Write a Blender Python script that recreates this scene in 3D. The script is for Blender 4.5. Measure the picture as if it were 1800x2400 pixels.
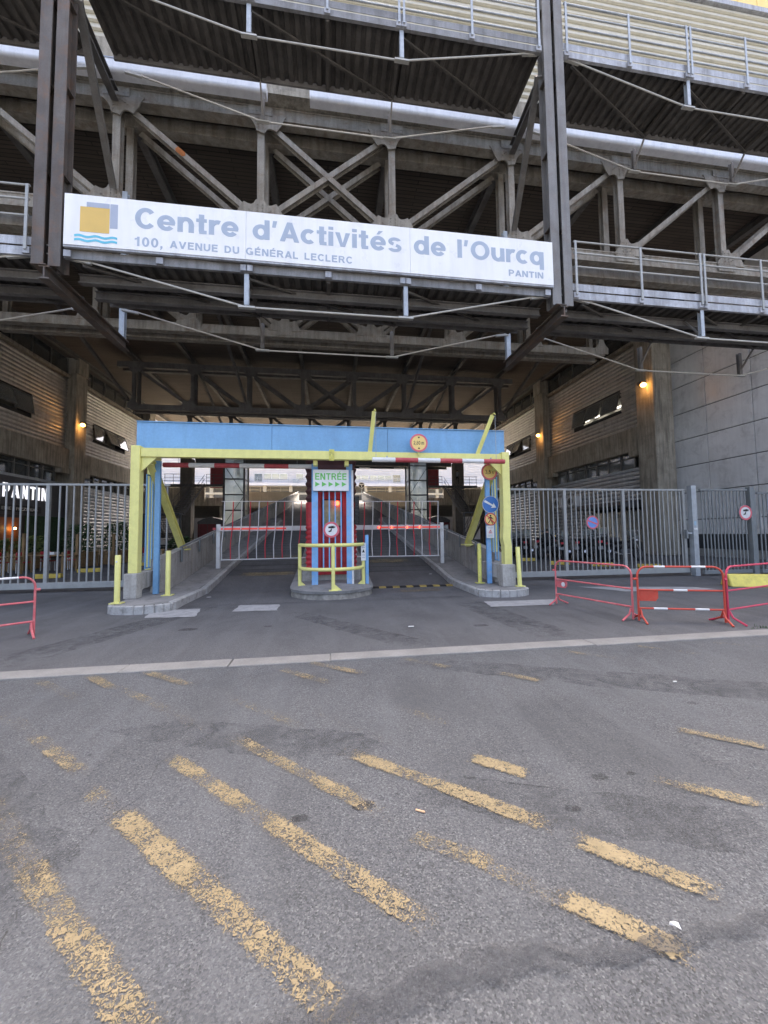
import bpy, bmesh, math, random
from mathutils import Vector, Matrix
random.seed(7)
for o in list(bpy.data.objects): bpy.data.objects.remove(o)
S = bpy.context.scene
C = S.collection
R = math.radians
# ------------------------------------------------------------------ camera
cam_d = bpy.data.cameras.new('camera'); cam = bpy.data.objects.new('camera', cam_d); C.objects.link(cam)
cam_d.sensor_fit = 'HORIZONTAL'; cam_d.sensor_width = 36.0; cam_d.lens = 18.0
cam_d.clip_start = .05; cam_d.clip_end = 1500
yaw, pit, rol = R(8.1), R(3.2), R(-.7)
fw = Vector((math.sin(yaw)*math.cos(pit), math.cos(yaw)*math.cos(pit), math.sin(pit)))
rt = Vector((math.cos(yaw), -math.sin(yaw), 0)); up = rt.cross(fw)
rt, up = rt*math.cos(rol)+up*math.sin(rol), up*math.cos(rol)-rt*math.sin(rol)
m = Matrix((rt, up, -fw)).transposed().to_4x4(); m.translation = (0, 0, 1.5)
cam.matrix_world = m
S.camera = cam
# ------------------------------------------------------------------ world, sun, exposure
SUN_EL, SUN_AZ = R(60), R(14)      # azimuth clockwise from +Y
w = bpy.data.worlds.new('World'); S.world = w; w.use_nodes = True
nt = w.node_tree; bg = nt.nodes['Background']
sky = nt.nodes.new('ShaderNodeTexSky'); sky.sky_type = 'NISHITA'; sky.sun_disc = False
sky.sun_elevation = SUN_EL; sky.sun_rotation = SUN_AZ; sky.dust_density = 8.0; sky.air_density = .7; sky.ozone_density = .6
nt.links.new(sky.outputs[0], bg.inputs[0]); bg.inputs[1].default_value = .15
sd = bpy.data.lights.new('sun', 'SUN'); sd.energy = 2.8; sd.angle = R(.6); sd.color = (1, .95, .87)
sun = bpy.data.objects.new('sun', sd); C.objects.link(sun)
sv = Vector((math.sin(SUN_AZ)*math.cos(SUN_EL), math.cos(SUN_AZ)*math.cos(SUN_EL), math.sin(SUN_EL)))
sun.rotation_euler = sv.to_track_quat('Z', 'Y').to_euler(); sun.location = (0, -20, 40)
S.view_settings.view_transform = 'Standard'; S.view_settings.look = 'None'
S.view_settings.exposure = 2.75; S.view_settings.gamma = 1
S.view_settings.use_white_balance = True; S.view_settings.white_balance_temperature = 6850; S.view_settings.white_balance_tint = 10
S.cycles.use_denoising = True
S.cycles.max_bounces = 8; S.cycles.diffuse_bounces = 5; S.cycles.transparent_max_bounces = 12

# ------------------------------------------------------------------ materials
MATS = {}
def node(nt, t, **kw):
    n = nt.nodes.new(t)
    for k, v in kw.items():
        if k in n.inputs: n.inputs[k].default_value = v
        else: setattr(n, k, v)
    return n
def ramp(nt, fac, stops):
    r = nt.nodes.new('ShaderNodeValToRGB'); e = r.color_ramp.elements
    while len(e) < len(stops): e.new(.5)
    for el, (p, c) in zip(e, stops):
        el.position = p; el.color = (c, c, c, 1) if isinstance(c, (int, float)) else (*c, 1)
    nt.links.new(fac, r.inputs[0]); return r.outputs[0]
def mixc(nt, fac, a, b, mode='MIX'):
    n = nt.nodes.new('ShaderNodeMix'); n.data_type = 'RGBA'; n.blend_type = mode
    for s, v in ((n.inputs[0], fac), (n.inputs[6], a), (n.inputs[7], b)):
        if hasattr(v, 'links'): nt.links.new(v, s)
        elif isinstance(v, (int, float)): s.default_value = v
        else: s.default_value = (*v, 1)
    return n.outputs[2]
def mapped(nt, sc):
    g = nt.nodes.new('ShaderNodeNewGeometry'); mp = nt.nodes.new('ShaderNodeMapping')
    mp.inputs['Scale'].default_value = sc if isinstance(sc, tuple) else (sc, sc, sc)
    nt.links.new(g.outputs['Position'], mp.inputs[0]); return mp.outputs[0]
def noise(nt, sc, detail=4, rough=.6, dist=0):
    n = node(nt, 'ShaderNodeTexNoise', Scale=1.0, Detail=detail, Roughness=rough, Distortion=dist)
    nt.links.new(mapped(nt, sc), n.inputs['Vector']); return n.outputs[0]
def new(name):
    mt = bpy.data.materials.new(name); mt.use_nodes = True
    return mt, mt.node_tree, mt.node_tree.nodes['Principled BSDF']
def mat(name, col, rough=.6, metal=0, var=.18, sc=2.5, streak=0, dirt=None, dirt_amt=.5, bump=0, bsc=30, spec=.4, emit=None, es=1, fine=.1):
    if name in MATS: return MATS[name]
    mt, nt, p = new(name)
    lo = tuple(c*(1-var) for c in col); hi = tuple(min(1, c*(1+var)) for c in col)
    c = mixc(nt, ramp(nt, noise(nt, sc), [(.3, 0), (.7, 1)]), lo, hi)
    if fine: c = mixc(nt, fine*2.2, c, ramp(nt, noise(nt, sc*17, 3, .7), [(.3, .25), (.7, .8)]), 'OVERLAY')
    if streak:
        f = ramp(nt, noise(nt, (5.5, 5.5, .45), 4, .65), [(.42, 0), (.75, streak)])
        c = mixc(nt, f, c, tuple(x*.35 for x in (dirt or col)))
    if dirt:
        f = ramp(nt, noise(nt, sc*1.9, 6, .7, .5), [(.5, 0), (.72, dirt_amt)])
        c = mixc(nt, f, c, dirt)
    nt.links.new(c, p.inputs['Base Color'])
    p.inputs['Roughness'].default_value = rough; p.inputs['Metallic'].default_value = metal
    p.inputs['Specular IOR Level'].default_value = spec
    if rough > .2:
        rr = ramp(nt, noise(nt, sc*4, 3), [(.3, max(.05, rough-.12)), (.7, min(1, rough+.12))])
        nt.links.new(rr, p.inputs['Roughness'])
    if bump:
        b = node(nt, 'ShaderNodeBump', Strength=bump, Distance=.02); nt.links.new(noise(nt, bsc, 5), b.inputs['Height']); nt.links.new(b.outputs[0], p.inputs['Normal'])
    if emit:
        p.inputs['Emission Color'].default_value = (*emit, 1); p.inputs['Emission Strength'].default_value = es
    MATS[name] = mt; return mt
def asphalt(name, cols, sc, tint, contrast=1.0):
    mt, nt, p = new(name)
    v = node(nt, 'ShaderNodeTexVoronoi', Scale=1.0, Randomness=1.0); nt.links.new(mapped(nt, sc), v.inputs['Vector'])
    sep = nt.nodes.new('ShaderNodeSeparateColor'); nt.links.new(v.outputs['Color'], sep.inputs[0])
    c = ramp(nt, sep.outputs[0], [(0, cols[0]), (.42, cols[1]), (.82, cols[2]), (1, cols[3])])
    c = mixc(nt, ramp(nt, noise(nt, sc*.4, 6, .8), [(.35, .15), (.65, 1)]), tuple(x*.78 for x in tint), c)
    big = ramp(nt, noise(nt, .55, 6, .66, .3), [(.24, .55), (.48, .95), (.6, 1.02), (.78, 1.34)])
    c = mixc(nt, 1.0, c, big, 'MULTIPLY')
    # tyre-polished dirt, drifting patches
    c = mixc(nt, ramp(nt, noise(nt, (1.7, .9, 1), 7, .68, .8), [(.48, 0), (.68, .6)]), c, tuple(x*.66 for x in tint))
    c = mixc(nt, ramp(nt, noise(nt, (9, 9, 9), 5, .7), [(.6, 0), (.72, .3)]), c, tuple(x*1.5 for x in tint))
    c = mixc(nt, ramp(nt, noise(nt, (2.3, .22, 1), 5, .6, .4), [(.5, 0), (.66, .34)]), c, tuple(x*1.22 for x in tint))
    # old gum and oil spots
    v2 = node(nt, 'ShaderNodeTexVoronoi', Scale=1.0); nt.links.new(mapped(nt, 2.6), v2.inputs['Vector'])
    sp2 = nt.nodes.new('ShaderNodeSeparateColor'); nt.links.new(v2.outputs['Color'], sp2.inputs[0])
    lt = node(nt, 'ShaderNodeMath', operation='LESS_THAN'); nt.links.new(v2.outputs['Distance'], lt.inputs[0])
    mu = node(nt, 'ShaderNodeMath', operation='MULTIPLY'); mu.inputs[1].default_value = .06; nt.links.new(sp2.outputs[1], mu.inputs[0]); nt.links.new(mu.outputs[0], lt.inputs[1])
    m2 = node(nt, 'ShaderNodeMath', operation='MULTIPLY'); m2.inputs[1].default_value = .55; nt.links.new(lt.outputs[0], m2.inputs[0])
    c = mixc(nt, m2.outputs[0], c, tuple(x*.38 for x in tint))
    nt.links.new(c, p.inputs['Base Color'])
    p.inputs['Roughness'].default_value = .82; p.inputs['Specular IOR Level'].default_value = .35
    b = node(nt, 'ShaderNodeBump', Strength=.55, Distance=.006); nt.links.new(v.outputs['Distance'], b.inputs['Height'])
    b2 = node(nt, 'ShaderNodeBump', Strength=.25, Distance=.03); nt.links.new(noise(nt, 4, 6), b2.inputs['Height']); nt.links.new(b.outputs[0], b2.inputs['Normal'])
    nt.links.new(b2.outputs[0], p.inputs['Normal']); MATS[name] = mt; return mt
def worn(name, col, scale=26, soft=0):
    """flaking thin coat: obj.color[0] is how much is left (0..1)"""
    mt, nt, p = new(name)
    n1 = noise(nt, scale, 6, .7, 1.6); n2 = noise(nt, 3.2, 4, .6)
    oi = nt.nodes.new('ShaderNodeObjectInfo'); sc_ = nt.nodes.new('ShaderNodeSeparateColor'); nt.links.new(oi.outputs['Color'], sc_.inputs[0])
    tc = nt.nodes.new('ShaderNodeTexCoord'); sx = nt.nodes.new('ShaderNodeSeparateXYZ'); nt.links.new(tc.outputs['Generated'], sx.inputs[0])
    def edge(sock, k):
        a = node(nt, 'ShaderNodeMath', operation='PINGPONG'); a.inputs[1].default_value = .5; nt.links.new(sock, a.inputs[0])
        b = node(nt, 'ShaderNodeMath', operation='MULTIPLY'); b.inputs[1].default_value = k; b.use_clamp = True; nt.links.new(a.outputs[0], b.inputs[0]); return b.outputs[0]
    e = node(nt, 'ShaderNodeMath', operation='MULTIPLY'); nt.links.new(edge(sx.outputs[0], 6), e.inputs[0]); nt.links.new(edge(sx.outputs[1], 5), e.inputs[1])
    def add(a, b, op='ADD', s=None):
        n = node(nt, 'ShaderNodeMath', operation=op)
        for i, v in enumerate((a, b)):
            if hasattr(v, 'links'): nt.links.new(v, n.inputs[i])
            else: n.inputs[i].default_value = v
        return n.outputs[0]
    val = add(add(n1, 1.05, 'MULTIPLY'), add(n2, .42, 'MULTIPLY'))          # ~0.55 mean
    val = add(val, add(sc_.outputs[0], .35, 'MULTIPLY'))
    val = add(val, add(e.outputs[0], .18, 'MULTIPLY'))
    fac = ramp(nt, add(val, -.59), [(.42, 0), (.484, .2), (.492, .3), (.512, 1)] if not soft else [(.30, 0), (.66, soft)])
    c = mixc(nt, ramp(nt, noise(nt, 11, 5, .7), [(.3, 0), (.75, 1)]), tuple(x*.72 for x in col), tuple(min(1, x*1.12) for x in col))
    c = mixc(nt, ramp(nt, noise(nt, 70, 4, .7), [(.55, 0), (.75, .55)]), c, (.09, .088, .085))
    nt.links.new(c, p.inputs['Base Color']); p.inputs['Roughness'].default_value = .75
    tr = nt.nodes.new('ShaderNodeBsdfTransparent'); mx = nt.nodes.new('ShaderNodeMixShader')
    nt.links.new(fac, mx.inputs[0]); nt.links.new(tr.outputs[0], mx.inputs[1]); nt.links.new(p.outputs[0], mx.inputs[2])
    nt.links.new(mx.outputs[0], nt.nodes['Material Output'].inputs[0]); MATS[name] = mt; return mt
def glass(name, tint=(.75, .8, .8), rough=.05, keep=.55):
    mt, nt, p = new(name)
    gl = node(nt, 'ShaderNodeBsdfGlossy', Roughness=rough); gl.inputs[0].default_value = (.9, .93, .95, 1)
    tr = nt.nodes.new('ShaderNodeBsdfTransparent'); tr.inputs[0].default_value = (*tint, 1)
    df = nt.nodes.new('ShaderNodeBsdfDiffuse'); df.inputs[0].default_value = (.35, .37, .36, 1) if keep > .52 else (.75, .8, .77, 1)
    fr = node(nt, 'ShaderNodeFresnel', IOR=1.9)
    if keep <= .52:
        tl = nt.nodes.new('ShaderNodeBsdfTranslucent'); tl.inputs[0].default_value = (.85, .9, .87, 1); ad = nt.nodes.new('ShaderNodeMixShader'); ad.inputs[0].default_value = .6; nt.links.new(df.outputs[0], ad.inputs[1]); nt.links.new(tl.outputs[0], ad.inputs[2]); df = ad
    m1 = nt.nodes.new('ShaderNodeMixShader'); m1.inputs[0].default_value = keep; nt.links.new(df.outputs[0], m1.inputs[1]); nt.links.new(tr.outputs[0], m1.inputs[2])
    m2 = nt.nodes.new('ShaderNodeMixShader'); nt.links.new(fr.outputs[0], m2.inputs[0]); nt.links.new(m1.outputs[0], m2.inputs[1]); nt.links.new(gl.outputs[0], m2.inputs[2])
    nt.links.new(m2.outputs[0], nt.nodes['Material Output'].inputs[0]); MATS[name] = mt; return mt
STREET = asphalt('street_asphalt', [(.030, .031, .033), (.094, .098, .102), (.138, .143, .148), (.228, .232, .232)], 150, (.107, .112, .117))
FORE = asphalt('forecourt_asphalt', [(.06, .061, .064), (.11, .111, .114), (.145, .146, .149), (.22, .22, .21)], 160, (.113, .115, .119))
RAMPM = asphalt('ramp_asphalt', [(.06, .06, .061), (.118, .118, .119), (.16, .16, .16), (.24, .24, .235)], 110, (.125, .125, .126))
PAINT = worn('worn_yellow_paint', (.285, .225, .125), 55)
TAR = worn('tar_seal', (.066, .07, .077), 9, .5)
TRAIL = worn('tyre_trail', (.075, .079, .084), 4, .45)
STAIN = worn('oil_stain', (.03, .03, .031), 30, .5)
PATCH = mat('light_patch', (.30, .305, .305), .85, var=.15, sc=4, dirt=(.12, .12, .12), bump=.3)
CONC = mat('concrete', (.40, .385, .35), .85, var=.16, sc=1.6, streak=.45, dirt=(.15, .14, .12), bump=.25, bsc=22)
CONCB = mat('beam_concrete', (.37, .335, .27), .85, var=.18, sc=1.1, streak=.7, dirt=(.12, .105, .08), bump=.25, bsc=16)
KERB = mat('kerb_stone', (.37, .365, .345), .85, var=.2, sc=5, dirt=(.15, .14, .125), dirt_amt=.7, bump=.5, bsc=35)
KERBS = mat('kerb_strip_stone', (.225, .22, .205), .85, var=.14, sc=3, dirt=(.2, .195, .185), dirt_amt=.6, bump=.4, bsc=40)
PAVE = mat('pavement_concrete', (.25, .245, .235), .9, var=.2, sc=2.2, dirt=(.1, .1, .095), dirt_amt=.7, bump=.3)
YEL = mat('yellow_paint', (.76, .72, .25), .5, var=.05, sc=3.5, streak=.1, dirt=(.46, .42, .16), dirt_amt=.28, fine=.08)
YELW = mat('yellow_paint_worn', (.70, .66, .16), .55, var=.12, sc=5, dirt=(.28, .25, .18), dirt_amt=.85)
BLUE = mat('blue_paint', (.185, .38, .60), .45, var=.07, sc=1.2, streak=.14, dirt=(.15, .27, .42), dirt_amt=.4, fine=.08)
BLUEW = mat('blue_paint_worn', (.18, .40, .70), .5, var=.1, sc=4, dirt=(.45, .47, .46), dirt_amt=.6)
REDP = mat('red_paint', (.44, .065, .075), .45, var=.15, sc=5, dirt=(.6, .25, .22), dirt_amt=.35)
PINKP = mat('faded_red_paint', (.60, .13, .14), .5, var=.15, sc=6, dirt=(.65, .35, .33), dirt_amt=.6)
ORNG = mat('orange_red_paint', (.52, .065, .04), .4, var=.12, sc=5, dirt=(.5, .16, .1), dirt_amt=.3)
MAGR = mat('magenta_red_paint', (.52, .035, .08), .45, var=.15, sc=5, dirt=(.6, .2, .2), dirt_amt=.4)
WHT = mat('white_paint', (.70, .70, .68), .5, var=.07, sc=4, dirt=(.45, .44, .42), dirt_amt=.4)
SIGNW = mat('sign_white', (.80, .80, .78), .35, var=.03, sc=.8, streak=.12, dirt=(.62, .65, .67), dirt_amt=.2, fine=.02)
SIGNB = mat('sign_letter_blue', (.35, .41, .49), .4, var=.04, fine=.02)
SIGNG = mat('sign_grey_blue', (.36, .40, .48), .4, var=.04, fine=.02)
SIGNY = mat('sign_amber', (.66, .44, .12), .4, var=.04, fine=.02)
SIGNC = mat('sign_cyan', (.12, .48, .62), .4, var=.04, fine=.02)
PYL = mat('pylon_steel', (.115, .102, .09), .6, .2, var=.25, sc=1.8, streak=.5, dirt=(.20, .10, .05), dirt_amt=.6)
PYLG = mat('pylon_grey_steel', (.19, .185, .175), .55, .2, var=.2, sc=2, streak=.4, dirt=(.16, .12, .09), dirt_amt=.4)
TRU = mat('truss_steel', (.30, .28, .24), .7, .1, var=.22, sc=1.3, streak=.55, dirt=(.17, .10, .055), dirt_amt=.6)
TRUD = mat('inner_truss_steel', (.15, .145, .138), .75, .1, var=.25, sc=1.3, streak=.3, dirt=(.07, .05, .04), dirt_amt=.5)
GALV = mat('galvanised', (.40, .43, .45), .5, .45, var=.14, sc=5, streak=.25, dirt=(.25, .26, .27), dirt_amt=.5)
FENC = mat('fence_grey', (.335, .34, .325), .5, .25, var=.1, sc=4, dirt=(.2, .21, .21), dirt_amt=.4)
FENCD = mat('fence_dark_grey', (.20, .215, .215), .55, .2, var=.1, sc=4, dirt=(.13, .14, .14), dirt_amt=.4)
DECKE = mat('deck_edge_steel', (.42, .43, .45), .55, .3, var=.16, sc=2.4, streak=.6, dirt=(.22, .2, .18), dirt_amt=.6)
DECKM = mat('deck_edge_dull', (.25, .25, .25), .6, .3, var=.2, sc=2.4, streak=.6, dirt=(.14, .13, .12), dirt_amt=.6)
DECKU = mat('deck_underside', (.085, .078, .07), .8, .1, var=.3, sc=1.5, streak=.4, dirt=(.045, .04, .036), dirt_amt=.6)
ROD = mat('tie_rod', (.44, .43, .39), .5, .3, var=.12, sc=5)
DKST = mat('dark_steel', (.085, .085, .088), .6, .3, var=.2, sc=3)
LOUV = mat('metal_slat', (.50, .48, .45), .45, .4, var=.12, sc=1.5, streak=.3, dirt=(.2, .17, .13), dirt_amt=.5)
LOUVG = mat('roller_slat', (.54, .55, .56), .45, .35, var=.1, sc=1.5, streak=.25, dirt=(.24, .23, .22), dirt_amt=.4)
CREAM = mat('cream_cladding', (.52, .49, .39), .5, .05, var=.05, sc=.7, streak=.15, dirt=(.42, .38, .28), dirt_amt=.3, fine=.03)
YCLAD = mat('sun_yellow_cladding', (.85, .62, .20), .5, 0, var=.04, sc=.6, fine=.02)  # warm yellow puts sunlight on the top cladding into its base colour
PANEL = mat('grey_panel', (.80, .80, .785), .4, .05, var=.08, sc=.7, streak=.1, dirt=(.17, .165, .155), dirt_amt=.35, fine=.05)
PANELD = mat('dark_panel', (.055, .057, .062), .6, .1, var=.1)
FRAME = mat('window_frame', (.13, .125, .115), .5, .3, var=.1)
DARKI = mat('dark_interior', (.035, .035, .036), .9, var=.3)
ROOMI = mat('room_wall', (.32, .31, .28), .9, var=.1)
GLS = glass('window_glass'); GLSL = glass('lift_glass', (.9, .95, .93), .08, .5); GLSD = glass('dark_glass', (.25, .26, .27), .04, .8)
RUB = mat('black_rubber', (.015, .015, .016), .7, var=.2)
BLK = mat('black_gloss', (.012, .012, .014), .25, var=.2, fine=0)
CHR = mat('chrome', (.55, .55, .56), .2, .9, var=.05, fine=0)
BOOTH = mat('booth_red', (.52, .04, .05), .5, var=.2, sc=3, streak=.3, dirt=(.10, .02, .02), dirt_amt=.5)
BOOTHD = mat('booth_dark_maroon', (.075, .03, .03), .6, var=.25, sc=3)
WOOD = mat('planter_wood', (.26, .165, .075), .75, var=.25, sc=3, streak=.2, bump=.2)
ORDOOR = mat('orange_door_wood', (.26, .085, .025), .5, var=.2, sc=2)
HEDGE = mat('hedge_green', (.02, .05, .02), .9, var=.5, sc=9, bump=.8, bsc=25)
LEAF = mat('leaf_green', (.05, .10, .035), .6, var=.4, sc=6)
LEAFY = mat('leaf_yellow_green', (.16, .20, .06), .6, var=.35, sc=6)
GREEN = mat('sign_green', (.15, .55, .12), .45, var=.05, fine=.02)
SRED = mat('sign_red', (.62, .05, .07), .45, var=.08, fine=.03)
SPINK = mat('sign_faded_red', (.66, .13, .16), .5, var=.08, fine=.03)
SYEL = mat('sign_yellow', (.80, .58, .20), .45, var=.05, fine=.02)
SBLU = mat('sign_blue', (.05, .17, .46), .4, var=.06, fine=.02)
SBLK = mat('sign_black', (.02, .02, .02), .5, var=.1, fine=0)
REFL = mat('white_clad', (.60, .59, .60), .6, var=.04, sc=.3, streak=.06, fine=.02)
BEIGE = mat('beige_wall', (.50, .44, .33), .85, var=.1, sc=.8, streak=.2, dirt=(.36, .32, .24), dirt_amt=.3)
REDLT = mat('red_lamp', (.8, .05, .03), .4, emit=(1, .07, .03), es=1.5, fine=0)
REDDM = mat('red_strip', (.75, .08, .06), .4, var=.05, emit=(1, .1, .06), es=.06, fine=0)
SODIUM = mat('sodium_lamp', (1, .6, .2), .5, emit=(1, .5, .13), es=2.4, fine=0)
TUBE = mat('fluorescent_tube', (1, 1, 1), .5, emit=(1, .96, .88), es=1.2, fine=0)
NEON = mat('lit_letter', (.9, .9, .95), .5, emit=(.86, .88, 1), es=.2, fine=0)
WARMB = mat('warm_bulb', (1, .7, .3), .5, emit=(1, .6, .2), es=8, fine=0)
SKIN = mat('skin', (.42, .25, .18), .6, var=.08); CLG = mat('cloth_grey', (.16, .17, .19), .9); CLB = mat('cloth_black', (.02, .02, .022), .9); HAIR = mat('hair', (.03, .02, .015), .7)
def board_ceiling():
    mt, nt, p = new('ceiling_boards')
    wv = node(nt, 'ShaderNodeTexBrick', Scale=1.0, offset=.5); wv.inputs['Mortar Size'].default_value = .018; wv.inputs['Brick Width'].default_value = 2.4; wv.inputs['Row Height'].default_value = .17
    wv.inputs['Color1'].default_value = (.135, .108, .085, 1); wv.inputs['Color2'].default_value = (.088, .072, .058, 1); wv.inputs['Mortar'].default_value = (.03, .025, .02, 1)
    nt.links.new(mapped(nt, 1.0), wv.inputs['Vector'])
    c = mixc(nt, ramp(nt, noise(nt, (.5, 1.5, 1), 5), [(.3, 0), (.7, .6)]), wv.outputs[0], (.10, .085, .07))
    c = mixc(nt, ramp(nt, noise(nt, (1.2, 14, 1), 4), [(.5, 0), (.75, .5)]), c, (.055, .045, .038))
    nt.links.new(c, p.inputs['Base Color']); p.inputs['Roughness'].default_value = .9
    b = node(nt, 'ShaderNodeBump', Strength=.6, Distance=.03); nt.links.new(wv.outputs['Fac'], b.inputs['Height']); b.invert = True; nt.links.new(b.outputs[0], p.inputs['Normal'])
    return mt
BOARDS = board_ceiling()

# ------------------------------------------------------------------ mesh helpers
V = Vector
class MB:
    def __init__(s): s.v = []; s.f = []
    def add(s, vs, fs):
        k = len(s.v); s.v += [tuple(p) for p in vs]; s.f += [tuple(i+k for i in f) for f in fs]; return s
    def box(s, x0, y0, z0, x1, y1, z1):
        return s.add([(x0,y0,z0),(x1,y0,z0),(x1,y1,z0),(x0,y1,z0),(x0,y0,z1),(x1,y0,z1),(x1,y1,z1),(x0,y1,z1)],
                     [(0,3,2,1),(4,5,6,7),(0,1,5,4),(1,2,6,5),(2,3,7,6),(3,0,4,7)])
    def sweep(s, prof, p, q, upv=(0,0,1)):
        """extrude closed 2d profile (a along side, b along up) from p to q"""
        p, q = V(p), V(q); d = (q-p).normalized(); u = V(upv)
        if abs(d.dot(u)) > .98: u = V((0,1,0))
        a = d.cross(u).normalized(); b = a.cross(d)
        n = len(prof); vs = [p+a*x+b*y for x, y in prof]+[q+a*x+b*y for x, y in prof]
        fs = [(i, (i+1) % n, n+(i+1) % n, n+i) for i in range(n)]+[tuple(range(n-1, -1, -1)), tuple(range(n, 2*n))]
        return s.add(vs, fs)
    def bar(s, p, q, w, h, upv=(0,0,1)):
        return s.sweep([(-w/2,-h/2),(w/2,-h/2),(w/2,h/2),(-w/2,h/2)], p, q, upv)
    def ibeam(s, p, q, w, h, t=.03, upv=(0,0,1)):
        a, b = w/2, h/2
        for pr in ([(-a,b-t),(a,b-t),(a,b),(-a,b)], [(-a,-b),(a,-b),(a,-b+t),(-a,-b+t)], [(-t/2,-b+t),(t/2,-b+t),(t/2,b-t),(-t/2,b-t)]):
            s.sweep(pr, p, q, upv)
        return s
    def tube(s, pts, r, n=8, closed=False):
        pts = [V(p) for p in pts]; rings = []; ref = None
        N = len(pts)
        for i, p in enumerate(pts):
            a = pts[(i-1) % N] if (i or closed) else p; b = pts[(i+1) % N] if (i < N-1 or closed) else p
            d = (b-a).normalized()
            if ref is None:
                ref = V((0,0,1)) if abs(d.z) < .9 else V((1,0,0))
            x = d.cross(ref).normalized(); y = x.cross(d).normalized(); ref = y
            sc = r[i] if isinstance(r, (list, tuple)) else r
            rings.append([p+x*math.cos(k*2*math.pi/n)*sc+y*math.sin(k*2*math.pi/n)*sc for k in range(n)])
        vs = [v for rg in rings for v in rg]; fs = []
        for i in range(N if closed else N-1):
            for k in range(n):
                a, b = i*n, ((i+1) % N)*n
                fs.append((a+k, a+(k+1) % n, b+(k+1) % n, b+k))
        if not closed: fs += [tuple(range(n-1, -1, -1)), tuple(range((N-1)*n, N*n))]
        return s.add(vs, fs)
    def prism(s, poly, o, u, v, depth):
        """polygon (a,b) in plane o+u*a+v*b, extruded by vector depth"""
        o, u, v, d = V(o), V(u), V(v), V(depth); n = len(poly)
        vs = [o+u*a+v*b for a, b in poly]; vs += [p+d for p in vs]
        return s.add(vs, [(i, (i+1) % n, n+(i+1) % n, n+i) for i in range(n)]+[tuple(range(n-1, -1, -1)), tuple(range(n, 2*n))])
    def ring(s, c, r0, r1, u, v, depth, n=32):
        c, u, v, d = V(c), V(u), V(v), V(depth); vs = []
        for k in range(n):
            a = k*2*math.pi/n; e = u*math.cos(a)+v*math.sin(a); vs += [c+e*r0, c+e*r1, c+e*r0+d, c+e*r1+d]
        fs = []
        for k in range(n):
            a, b = 4*k, 4*((k+1) % n)
            fs += [(a, b, b+1, a+1), (a+2, a+3, b+3, b+2), (a+1, b+1, b+3, a+3), (a, a+2, b+2, b)]
        return s.add(vs, fs)
    def disc(s, c, r, u, v, depth, n=32): return s.prism([(r*math.cos(k*2*math.pi/n), r*math.sin(k*2*math.pi/n)) for k in range(n)], c, u, v, depth)
    def ball(s, c, r, n=10, m=6, sz=1):
        c = V(c); vs = []; fs = []
        for j in range(m+1):
            t = math.pi*j/m
            for k in range(n): a = 2*math.pi*k/n; vs.append(c+V((r*math.sin(t)*math.cos(a), r*math.sin(t)*math.sin(a), r*sz*math.cos(t))))
        for j in range(m):
            for k in range(n): fs.append((j*n+k, (j+1)*n+k, (j+1)*n+(k+1) % n, j*n+(k+1) % n))
        return s.add(vs, fs)
    def mesh(s, name, m_, smooth=False, bevel=0):
        me = bpy.data.meshes.new(name); me.from_pydata(s.v, [], s.f)
        bm = bmesh.new(); bm.from_mesh(me)
        if bevel:
            bmesh.ops.bevel(bm, geom=[e for e in bm.edges], offset=bevel, segments=1, affect='EDGES', profile=.5)
        bmesh.ops.recalc_face_normals(bm, faces=bm.faces); bm.to_mesh(me); bm.free()
        if smooth:
            me.polygons.foreach_set('use_smooth', [True]*len(me.polygons))
            try: me.set_sharp_from_angle(angle=R(40))
            except Exception: pass
        me.materials.append(m_); return me
    def build(s, name, m_, parent=None, smooth=False, bevel=0): return link(name, s.mesh(name, m_, smooth, bevel), parent)
RL = {}
def root_loc(p):
    while p.parent: p = p.parent
    return RL.get(p.name, V((0,0,0)))
def tag(o, label, cat, group=None):
    o['label'] = label; o['category'] = cat
    if group: o['group'] = group
    return o
def thing(name, label, cat, loc=(0,0,0), group=None):
    o = bpy.data.objects.new(name, None); C.objects.link(o); o.location = loc; o.empty_display_size = .2; RL[o.name] = V(loc)
    return tag(o, label, cat, group)
def link(name, me, parent=None, loc=(0,0,0), rot=None):
    o = bpy.data.objects.new(name, me); C.objects.link(o); o.location = loc
    if rot: o.rotation_euler = rot
    if parent:
        o.parent = parent
        if parent.parent is None: o.matrix_parent_inverse = Matrix.Translation(-root_loc(parent)) if parent.type == 'EMPTY' else Matrix.Identity(4)
        else: o.matrix_parent_inverse = Matrix.Translation(-parent.location) if parent.location.length else Matrix.Identity(4)
    return o
def struct(o): o['kind'] = 'structure'; return o
def stuff(o): o['kind'] = 'stuff'; return o
def dup(root, loc, rotz=0, label=None, group=None, scale=None):
    r = root.copy(); C.objects.link(r); r.location = loc; r.rotation_euler = (0,0,rotz)
    if scale: r.scale = scale
    if label: r['label'] = label
    if group: r['group'] = group
    for ch in list(root.children):
        c = ch.copy(); C.objects.link(c); c.parent = r
        for g in ch.children:
            d = g.copy(); C.objects.link(d); d.parent = c
    return r
TXT = {}
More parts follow.
